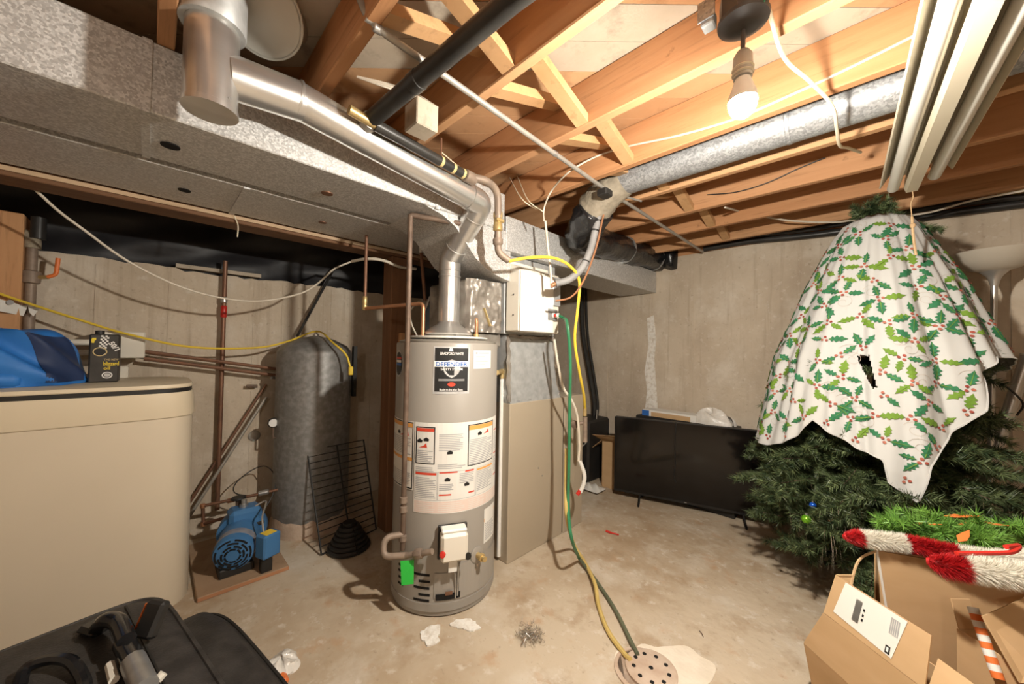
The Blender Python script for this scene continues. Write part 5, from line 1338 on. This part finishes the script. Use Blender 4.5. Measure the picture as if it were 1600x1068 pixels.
nA = -bA
def fa(s, t, off=.0055): return A2 + (dA*.30)*s + (F0 - A2)*t + (dA*.28 - dA*.30)*s*t + nA*off + Vector((0, 0, .002))
lb = MB().add([fa(.10, .18), fa(.72, .10), fa(.80, .98), fa(.14, .98)], [(0, 1, 2, 3)]).build('shipping_label', 'paper', ca)
m = MB(); rn = random.Random(3); s = .32
def lq(s0, s1, t0, t1): return [fa(s0, t0, .0065), fa(s1, t0, .0065), fa(s1, t1, .0065), fa(s0, t1, .0065)]
t = .30
while t < .80:
    w = rn.choice([.008, .014, .02]); m.add(lq(.30, .37, t, t + w), [(0, 1, 2, 3)]); t += w + rn.choice([.008, .012])
for t0, t1 in ((.30, .36), (.40, .46), (.52, .58)): m.add(lq(.39, .41, t0 + .1, t1 + .1), [(0, 1, 2, 3)])
m.build('barcode', 'print_black', lb, kind='stuff')
m = MB()
for k in range(5): m.add(lq(.66 + .018*k, .672 + .018*k, .55, .88), [(0, 1, 2, 3)])
m.build('label_print', 'print_grey', lb, kind='stuff')
MB().add(lq(.655, .70, .14, .30), [(0, 1, 2, 3)]).build('black_square', 'print_black', lb)
MB().add([fa(.668, .18, .0075), fa(.688, .18, .0075), fa(.688, .27, .0075), fa(.668, .27, .0075)], [(0, 1, 2, 3)]).build('square_window', 'print_white', lb)
v, f = fit_text('5', .022, .035, .02)
MB().add([A2 + dA*(.30 + x) + nA*.006 + Vector((0, 0, -.045 + y)) for x, y in v], f).build('box_number', 'print_grey', ca)

b1 = Vector((.91, .415, 0)); b2v = Vector((-.415, .91, 0)); B0 = Vector((.002, 1.855, 0))
cbx = thing('cardboard_box', 'large brown carton carrying the tinsel candy canes', 'cardboard box', B0 + b1*.3 + b2v*.15)
def bp(x, y, z): return B0 + b1*x + b2v*y + Vector((0, 0, z))
MB().panel([bp(0.03, 0.0, .0), bp(.62, 0.0, .0), bp(.62, 0, .605), bp(0, 0, .605)], .004).build('front_panel', 'cardboard', cbx)
MB().panel([bp(.62, .0, 0), bp(.62, .16, 0), bp(.62, .16, .60), bp(.62, 0, .60)], .004).build('right_panel', 'cardboard', cbx)
MB().panel([bp(.10, .16, 0), bp(.62, .16, 0), bp(.62, .16, .60), bp(.10, .16, .60)], .004).build('rear_panel', 'cardboard', cbx)
MB().panel([bp(.02, 0, .606), bp(.62, 0, .606), bp(.62, .16, .60), bp(.10, .16, .60)], .004).build('lid', 'cardboard', cbx)
MB().panel([bp(.03, .01, .003), bp(.62, .01, .003), bp(.62, .15, .003), bp(.03, .15, .003)], .004).build('bottom_panel', 'cardboard', cbx)
MB().tube([bp(.03, -.004, .36), bp(-.002, -.004, .606)], .004, 5).build('torn_edge', 'paper', cbx, True)
MB().panel([bp(.06, .14, .59), bp(.10, .16, .59), bp(.10, .16, .20), bp(.06, .14, .15)], .004).build('left_flap', 'cardboard', cbx)
MB().tube(smooth_path([bp(.0, -.004, .607), bp(-.05, .0, .56), bp(-.085, -.03, .48), bp(-.10, -.06, .42)], 5), .004, 5).build('twine_edge', 'twine', cbx, True)

C0 = Vector((0.183, 1.837, 0.440)); 
cc = thing('cardboard_box', 'half-open brown carton at the lower right corner', 'cardboard box', (C0.x + .12, C0.y - .02, 0))
c1_ = Vector((.70, .71, 0)); c2_ = Vector((.71, -.70, 0))
def cpnt(x, y, z): return Vector((C0.x, C0.y, 0)) + c1_*x + c2_*y + Vector((0, 0, z))
MB().panel([cpnt(0, 0, 0), cpnt(0, .45, 0), cpnt(0, .45, .44), cpnt(0, 0, .44)], .004).build('left_panel', 'cardboard', cc)
MB().panel([cpnt(0, 0, 0), cpnt(.35, 0, 0), cpnt(.35, 0, .44), cpnt(0, 0, .44)], .004).build('rear_panel', 'cardboard', cc)
MB().panel([cpnt(.35, 0, 0), cpnt(.35, .45, 0), cpnt(.35, .45, .44), cpnt(.35, 0, .44)], .004).build('right_panel', 'cardboard', cc)
MB().panel([cpnt(0, 0, .005), cpnt(.35, 0, .005), cpnt(.35, .45, .005), cpnt(0, .45, .005)], .004).build('bottom_panel', 'cardboard', cc)
MB().panel([cpnt(0, 0, .44), cpnt(.06, 0, .44), cpnt(.06, -.02, .52), cpnt(.0, -.02, .52)], .004).build('small_flap', 'cardboard', cc)
MB().panel([(0.270, 1.673, 0.430), (0.329, 1.734, 0.430), (0.399, 2.094, 0.560), (0.215, 1.727, 0.550)], .005).build('raised_flap', 'cardboard', cc)
st_ = thing('striped_roll', 'orange and white striped wrapping roll in the corner carton', 'wrapping paper', (0.239, 1.743, 0.400))
s0 = Vector((0.210, 1.816, 0.530)); s1 = Vector((0.247, 1.746, 0.380))
for k in range(10):
    a = s0 + (s1 - s0)*(k/10); b = s0 + (s1 - s0)*((k+1)/10)
    MB().tube([a, b], .013, 10).build('stripe', 'orange' if k % 2 else 'paper', st_, True)

def cane(label, pts, bands, R=.034, flat=.6):
    t = thing('candy_cane', label, 'candy cane', pts[0], group='tinsel candy canes')
    P = smooth_path(pts, 10); n = len(P)
    for bi, (a, b, m) in enumerate(bands):
        i0, i1 = int(a*(n-1)), max(int(a*(n-1)) + 1, int(b*(n-1)))
        seg = P[i0:i1+1]
        core = MB().tube(seg, R*.45, 10, rs=[R*.45*(.55 + .45*min(1, (i0 + i)/(n*.12))) for i in range(len(seg))])
        band = core.build('red_band' if m == 'tinsel_red' else 'white_band', m, t, True)
        ch = []
        for i in range(len(seg)-1):
            L = (Vector(seg[i+1]) - Vector(seg[i])).length
            needles_along(tuple(seg[i]), tuple(seg[i+1]), int(60000*L), R*1.05*(.55 + .45*min(1, (i0 + i)/(n*.12))), .0028, ch, spread=1.8)
        tri_build(ch, 'tinsel_fringe', m, band)
    return t
cane('red and white tinsel candy cane with red tip on carton', [(-0.083, 1.801, 0.640), (-0.031, 1.833, 0.642), (0.088, 1.887, 0.648), (0.181, 1.895, 0.652), (0.276, 1.936, 0.655), (0.363, 2.027, 0.660)],
     [(0, .17, 'tinsel_red'), (.17, .36, 'tinsel_white'), (.36, .60, 'tinsel_red'), (.60, 1, 'tinsel_white')])
cane('red and white tinsel candy cane overhanging the carton edge', [(0.110, 1.723, 0.665), (0.152, 1.721, 0.668), (0.208, 1.744, 0.672), (0.269, 1.770, 0.675), (0.347, 1.820, 0.680)],
     [(0, .38, 'tinsel_red'), (.38, 1, 'tinsel_white')], R=.042)
wire('red_ribbon', [(0.171, 1.733, 0.710), (0.233, 1.799, 0.710), (0.289, 1.863, 0.712), (0.312, 1.919, 0.720), (0.279, 1.859, 0.725)], .007, 'red', 'thin red ribbon lying across the candy canes', 'ribbon')
ga = thing('garland', 'bright green fir garland with orange leaves behind candy canes', 'garland', (0.224, 2.187, 0.640))
fol = []
gpts = smooth_path([(0.039, 1.971, 0.655), (0.101, 1.994, 0.665), (0.166, 2.048, 0.675), (0.225, 2.060, 0.670), (0.288, 2.111, 0.680), (0.389, 2.245, 0.690)], 6)
MB().tube(gpts, .004, 5).build('stem', 'iron', ga, True)
for i in range(len(gpts)-1):
    a, b = np.array(gpts[i]), np.array(gpts[i+1]); twig(a, b, 2500, .045, .0035)
    for q in range(5):
        dv = rng.normal(size=3); dv[2] = dv[2]*.4 + .1; dv /= np.linalg.norm(dv)
        twig(a, a + dv*rng.uniform(.04, .085), 1500, .038, .0035)
tri_build(fol, 'needles', 'needle_light', ga)
for k, (p, a) in enumerate((((0.216, 2.106, 0.720), .2), ((0.238, 2.106, 0.700), .6), ((0.275, 2.122, 0.710), -.3), ((0.206, 1.940, 0.700), 1.2), ((0.117, 2.006, 0.690), .1))):
    p = Vector(p); d = Vector((math.cos(a), math.sin(a), .25)); s = Vector((-math.sin(a), math.cos(a), .1))
    MB().prism([p - d*.04, p - d*.01 + s*.013, p + d*.02 + s*.008, p + d*.05, p + d*.015 - s*.010, p - d*.015 - s*.012], (0, 0, .0015)).build('orange_leaf', 'orange', ga)

# ================================================================ fluorescent fixture
fx = thing('fluorescent_fixture', 'unlit two-tube fluorescent fixture hanging under the joists', 'light fixture', (.12, 1.0, 2.08))
X0, Y1, Y0 = .118, 2.46, 0.55
def fxx(y): return X0 + (2.46 - y)*.048
def along(poly, y0, y1): return MB().prism([(fxx(y1) + x, y1, z) for x, z in poly], (fxx(y0) - fxx(y1), y0 - y1, 0))
along([(-.022, 2.125), (-.026, 2.080), (-.018, 2.055), (.018, 2.055), (.026, 2.080), (.022, 2.125)], Y0, Y1).build('ballast_channel', 'enamel', fx)
for s in (-1, 1):
    pl_ = [(s*.018, 2.124), (s*.018, 2.130), (s*.075, 2.145), (s*.108, 2.090), (s*.104, 2.085), (s*.074, 2.138)]
    along(pl_ if s < 0 else list(reversed(pl_)), Y0, Y1 - (.04 if s < 0 else .10)).build('reflector_wing', 'enamel', fx)
    tx = s*.060
    yE = Y1 - .005 - (.06 if s > 0 else 0)
    MB().tube([(tx + fxx(Y0), Y0 + .02, 2.088), (tx + fxx(yE), yE, 2.088)], .021, 16).build('tube', 'tube_glass', fx, True)
    for yy in (Y0 + .02, Y1 - .09):
        MB().box((tx + fxx(yy) - .012, yy, 2.10), (tx + fxx(yy) + .012, yy + .025, 2.145), .003).build('lamp_holder', 'cream', fx)
for yy in (.9, 2.2):
    MB().tube([(fxx(yy), yy, 2.12), (fxx(yy), yy, JZ)], .004, 6).build('hanger', 'steel', fx)
pc = thing('pull_string', 'frayed pull string hanging from the fluorescent fixture end', 'string', (X0, Y1, 1.9))
MB().tube(smooth_path([(X0, Y1 - .005, 2.07), (X0 + .004, Y1 + .004, 2.03), (X0 - .003, Y1, 2.00), (X0 + .0, Y1, 1.93)], 5), .002, 5).build('cord', 'twine', pc, True)
MB().tube(smooth_path([(X0, Y1, 1.94), (X0 + .002, Y1, 1.88), (X0 + .006, Y1, 1.82), (X0 + .012, Y1, 1.76)], 5), .005, 6).build('frayed_end', 'twine', pc, True)
MB().lathe([(.001, -.016), (.009, -.008), (.010, .004), (.001, .014)], (X0 + .002, Y1, 1.90), n=8).build('knot', 'twine', pc, True)

# ================================================================ pipes and ducts in the ceiling
rd = thing('round_duct', 'round galvanized branch duct tucked between joists', 'duct', (.4, 1.835, 2.1))
for a, b in ((-1.0, -.25), (-.25, .55), (.55, 2.19)):
    MB().tube([(a, 1.835, 2.245), (b, 1.835, 2.245)], .078, 32).build('duct_length', 'galv', rd, True)
for a in (-.25, .55):
    MB().lathe([(.078, -.008), (.0805, -.006), (.0805, .006), (.078, .008)], (a, 1.835, 2.245), (1, 0, 0), 32).build('crimp_ring', 'galv', rd, True)
iw = thing('insulated_duct', 'black plastic wrapped insulated duct curving toward the back wall', 'duct', (-1.35, 2.4, 1.9))
pth = smooth_path([(-0.98, 1.835, 2.24), (-1.09, 1.84, 2.205), (-1.20, 1.87, 2.15)], 5)
MB().tube(pth, .10, 20, rs=[.080 + .03*i/(len(pth)-1) + .004*math.sin(i*3) for i in range(len(pth))]).build('fibreglass_boot', 'fiberglass', iw, True)
pth = smooth_path([(-1.17, 1.85, 2.14), (-1.30, 1.92, 2.06), (-1.440, 2.147, 2.079), (-1.486, 2.525, 2.129), (-1.509, 2.997, 2.167), (-1.497, 3.505, 2.197), (-1.320, 3.490, 2.190)], 8)
nP = len(pth)
def wrap_tube(P, rad, n, seed):
    rn = np.random.default_rng(seed); mb = MB().tube(P, rad, n)
    ph = rn.uniform(0, 6.28, 6)
    for i in range(len(P)):
        for j in range(n):
            k = i*n + j; c = Vector(P[i]); p = Vector(mb.v[k]); a = 2*math.pi*j/n
            g = 1 + .05*math.sin(3*a + i*.9 + ph[0]) + .04*math.sin(7*a - i*1.3 + ph[1]) + .035*math.sin(i*.75 + ph[2]) + .02*math.sin(11*a + i*2.3)
            mb.v[k] = tuple(c + (p - c)*g)
    return mb
wrap_tube(pth[:nP//3 + 1], .108, 28, 3).build('wrap_section', 'black_wrap', iw, True, angle=180)
wrap_tube(pth[nP//3:], .105, 28, 5).build('wrap_section', 'black_wrap', iw, True, angle=180)
for f_ in (.60, .78):
    i = int(nP*f_); c = Vector(pth[i]); ax = Vector(pth[i+1]) - c
    MB().lathe([(.111, -.006), (.114, 0), (.111, .006)], c, ax, 28).build('tape_band', 'steel', iw, True)

sl = thing('suction_line', 'grey foam-covered refrigerant line bending into humidifier side', 'pipe', (-1.242, 1.788, 1.763))
MB().tube(smooth_path([(-1.115, 1.859, 2.253), (-1.137, 1.841, 2.133), (-1.158, 1.823, 2.001), (-1.179, 1.805, 1.881), (-1.205, 1.754, 1.771), (-1.246, 1.700, 1.708), (-1.297, 1.635, 1.679)], 6), .021, 12).build('foam_sleeve', 'duct_tape', sl, True)
MB().tube([(-1.292, 1.641, 1.683), (-1.306, 1.612, 1.666)], .013, 10).build('copper_end', 'copper', sl, True)
MB().tube(smooth_path([(-1.089, 1.858, 2.233), (-1.118, 1.833, 2.051), (-1.142, 1.814, 1.902), (-1.173, 1.772, 1.751), (-1.207, 1.741, 1.657), (-1.246, 1.703, 1.601), (-1.297, 1.638, 1.580)], 6), .0055, 8).build('liquid_line', 'copper', sl, True)
for u, v in ((0, 0), (1, 1)):
    c = [Vector((-1.158, 1.823, 2.001)), Vector((-1.192, 1.780, 1.818))][u]
    MB().lathe([(.0215, -.005), (.023, 0), (.0215, .005)], c, Vector((-1.179, 1.805, 1.881)) - Vector((-1.158, 1.823, 2.001)), 12).build('cable_tie', 'black', sl, True)
wire('thermostat_cable', [(-1.351, 1.600, 2.045), (-1.341, 1.614, 1.897), (-1.324, 1.620, 1.765), (-1.319, 1.628, 1.655)], .007, 'wire_white', 'white thermostat cable dropping onto the humidifier', 'cable')

cd = thing('conduit', 'thin grey metal conduit crossing under all the joists', 'conduit', (-1.0, 1.9, 2.18))
MB().tube(bend_path([(-1.025, 0.379, 2.300), (-0.997, 0.402, 2.215), (-0.983, 0.445, 2.188), (-0.991, 0.643, 2.187), (-1.049, 1.741, 2.187), (-1.075, 3.422, 2.187)], .04), .0105, 10).build('conduit_run', 'conduit', cd, True)
for p in ((-0.990, 0.429, 2.195), (-0.992, 0.407, 2.210), (-1.024, 1.272, 2.187)):
    MB().lathe([(.0107, -.012), (.0125, -.010), (.0125, .010), (.0107, .012)], p, (.05, 1, 0), 10).build('coupling', 'steel', cd, True)
pj = Vector((-1.038, 1.724, 2.185))
MB().box((pj.x - .03, pj.y - .035, pj.z - .05), (pj.x + .03, pj.y + .035, pj.z - .012), .006).build('junction_clamp', 'black', cd)
MB().tube([pj + Vector((0, 0, -.02)), Vector((-0.980, 2.036, 2.190))], .006, 6).build('strap', 'conduit', cd, True)
MB().tube([(pj.x, pj.y, pj.z - .03), Vector((-1.123, 1.852, 2.208))], .020, 10).build('drop_collar', 'black', cd, True)

bpipe = thing('drain_pipe', 'black plastic drain pipe crossing below the joists', 'pipe', (-.9, .56, 2.1))
b_a = Vector((-1.296, 0.539, 2.115)); b_b = Vector((-0.631, 0.607, 2.158)); b_c = b_a + (b_b - b_a)*2.6
MB().tube([b_a, b_b], .0285, 18).build('pipe_length', 'black_pipe', bpipe, True)
MB().tube([b_b, (b_c.x, b_c.y, 2.165)], .0285, 18).build('pipe_length', 'black_pipe', bpipe, True)
pm_ = b_a + (b_b - b_a)*.42
MB().lathe([(.0288, -.02), (.031, -.018), (.031, .018), (.0288, .02)], pm_, b_b - b_a, 18).build('coupling', 'black_pipe', bpipe, True)
MB().lathe([(.0288, -.03), (.033, -.028), (.033, .012), (.0288, .014)], b_a, b_b - b_a, 18).build('end_hub', 'conduit', bpipe, True)
pl2 = Vector((-1.200, 0.692, 2.100))
MB().box((pl2.x - .04, pl2.y - .045, 2.10), (pl2.x + .05, pl2.y + .045, 2.199), .004).build('wood_block', 'plank_pale', None, False, 'pale wooden block nailed under joist beside gas main', 'block')

# cables
wire('armoured_cable', [(-1.292, 1.518, 2.010), (-1.259, 1.479, 2.061), (-1.274, 1.559, 2.185), (-1.078, 1.457, 2.190), (-1.003, 1.600, 2.299), (-0.829, 1.603, 2.283), (-0.606, 1.604, 2.242), (-0.391, 1.604, 2.220), (-0.188, 1.604, 2.231), (-0.041, 1.604, 2.246), (0.093, 1.604, 2.266)], .0045, 'wire_white', 'white armoured cable stapled along a joist behind bulb', 'cable')
wire('lamp_cable', [(BX + .05, BY + .01, 2.145), (-0.189, 1.296, 2.170), (-0.147, 1.457, 2.165), (-0.103, 1.607, 2.140), (-0.099, 1.737, 2.120), (-0.099, 1.891, 2.120), (-0.080, 2.031, 2.160), (-0.046, 2.198, 2.195)], .0055, 'wire_cream', 'thick cream cable looping from the bulb box', 'cable', n=8)
wire('white_cable', [(-0.656, 2.490, 2.197), (-0.648, 2.950, 2.292), (-0.425, 3.050, 2.210), (-0.202, 3.150, 2.170), (-0.082, 3.200, 2.171), (0.195, 3.250, 2.153), (0.386, 3.250, 2.180), (0.574, 3.250, 2.185)], .006, 'wire_white', 'white cable sagging along the back wall behind tree', 'cable')
wire('joist_wire', [(-0.736, 2.415, 2.276), (-0.579, 2.415, 2.246), (-0.423, 2.415, 2.254), (-0.283, 2.415, 2.288), (-0.180, 2.415, 2.305)], .003, 'black', 'thin dark wire tacked along a joist', 'wire')
for k, (a, b) in enumerate((((-1.077, 3.460, 2.218), (0.611, 3.460, 2.163)), ((-1.006, 3.430, 2.260), (0.606, 3.430, 2.206)))):
    a = Vector(a); b = Vector(b)
    pts = [a + (b - a)*t + Vector((0, 0, .012*math.sin(t*9 + k))) for t in (0, .2, .4, .6, .8, 1)]
    wire('black_water_pipe', pts, .024 - .006*k, 'black_pipe', ['thick black plastic pipe along the top of back wall', 'thinner black plastic pipe above the thick one'][k], 'pipe', n=10)
MB().box(tuple(Vector((0.500, 3.440, 2.254)) + Vector((0, 0, -.02))), tuple(Vector((0.638, 3.440, 2.249)) + Vector((0, .05, .03))), .012).build('yellow_batt', 'yellow_old', None, False, 'scrap of yellow insulation at top of back wall', 'insulation')
wire('telephone_cable', [(-2.580, -0.375, 1.956), (-2.620, -0.317, 1.893), (-2.660, -0.244, 1.833), (-2.700, -0.095, 1.714), (-2.720, 0.101, 1.614), (-2.720, 0.298, 1.569), (-2.700, 0.484, 1.572), (-2.660, 0.686, 1.640), (-2.630, 0.791, 1.728), (-2.600, 0.868, 1.822), (-2.580, 0.978, 1.892)], .006, 'wire_white', 'white cable sagging from the beam at left', 'cable')
wire('flexible_tube', [(-2.570, 0.974, 1.890), (-2.400, 1.014, 1.887), (-2.370, 1.112, 1.887), (-2.360, 1.225, 1.862), (-2.360, 1.350, 1.869)], .010, 'wire_white', 'white flexible tube crossing in front of wooden post', 'tube')
wire('loose_wire', [(-2.390, 0.293, 1.977), (-2.390, 0.310, 1.930), (-2.390, 0.309, 1.868)], .003, 'wire_cream', 'short loose wire dangling from the beam', 'wire')
ec = thing('extension_cord', 'yellow extension cord sagging across the left wall to tank', 'cord', (-2.9, .3, 1.2))
MB().tube(smooth_path([(-3.030, -0.568, 1.542), (-3.020, -0.444, 1.486), (-2.980, -0.282, 1.418), (-2.950, -0.093, 1.344), (-2.930, 0.176, 1.277), (-2.930, 0.498, 1.278), (-2.930, 0.684, 1.326), (PC.x + .02, PC.y, 1.405), (-2.665, 0.895, 1.322), (-2.582, 0.952, 1.244), (-2.560, 0.976, 1.161)], 6), .0065, 8).build('cable', 'yellow', ec, True)
pe = Vector((-2.557, 0.980, 1.130))
MB().box((pe.x - .014, pe.y - .014, pe.z - .03), (pe.x + .014, pe.y + .014, pe.z + .03), .005).build('plug', 'yellow', ec)
for k, pts in enumerate((((-1.412, 0.925, 2.200), (-1.381, 1.013, 2.150), (-1.443, 1.181, 2.190)), ((-1.663, 1.600, 2.410), (-1.379, 1.427, 2.131), (-1.355, 1.524, 2.092)), ((-1.588, 1.600, 2.385), (-1.354, 1.453, 2.124), (-1.329, 1.550, 2.081)))):
    wire('bell_wire', list(pts), .003, 'wire_cream', ['thin wire loop under joist beside gas main', 'thin pale wire dropping behind the gas shutoff', 'thin pale wire right of the gas shutoff drop'][k], 'wire')
for k in range(3):
    wire('branch_cable', [(-1.318, 0.500, 2.270), Vector((-1.267, 0.578, 2.250)) + Vector((0, .012*k, .01*k)), Vector((-1.238, 0.665, 2.250)) + Vector((0, .01*k, .008*k)), Vector((-1.172, 0.747, 2.210))], .004, 'wire_white',
         'white cable looping under the subfloor by black drain pipe', 'cable', group='white cables by the black pipe')

# odds and ends on the floor
tc = thing('tinsel_clump', 'small clump of silver tinsel on the concrete floor', 'tinsel', (-1.105, 1.247, 0.000))
t0 = Vector((-1.100, 1.243, 0.005)); ch = []
for k in range(60):
    a = rng.uniform(0, 6.28); b = np.array(t0) + rng.normal(size=3)*np.array([.025, .025, .006]) + np.array([0, 0, .012])
    needles_along(b, b + np.array([math.cos(a), math.sin(a), .2])*.03, 6, .03, .003, ch)
tri_build(ch, 'tinsel_strips', 'tinsel', tc)
ro = thing('red_stick', 'small red plastic stick on floor before the television', 'stick', (-1.336, 2.364, 0.000))
MB().tube([(-1.367, 2.347, 0.008), (-1.328, 2.350, 0.008)], .008, 8).build('cap', 'red', ro, True)
MB().tube([(-1.329, 2.352, 0.007), (-1.278, 2.368, 0.007)], .005, 8).build('shaft', 'red', ro, True)
wire('twig', [(-0.581, 1.845, 0.004), (-0.565, 1.830, 0.006), (-0.556, 1.817, 0.004)], .002, 'iron', 'tiny dark twig on floor right of the drain', 'twig')

for o in list(bpy.data.objects):
    if '_o' in o: del o['_o']
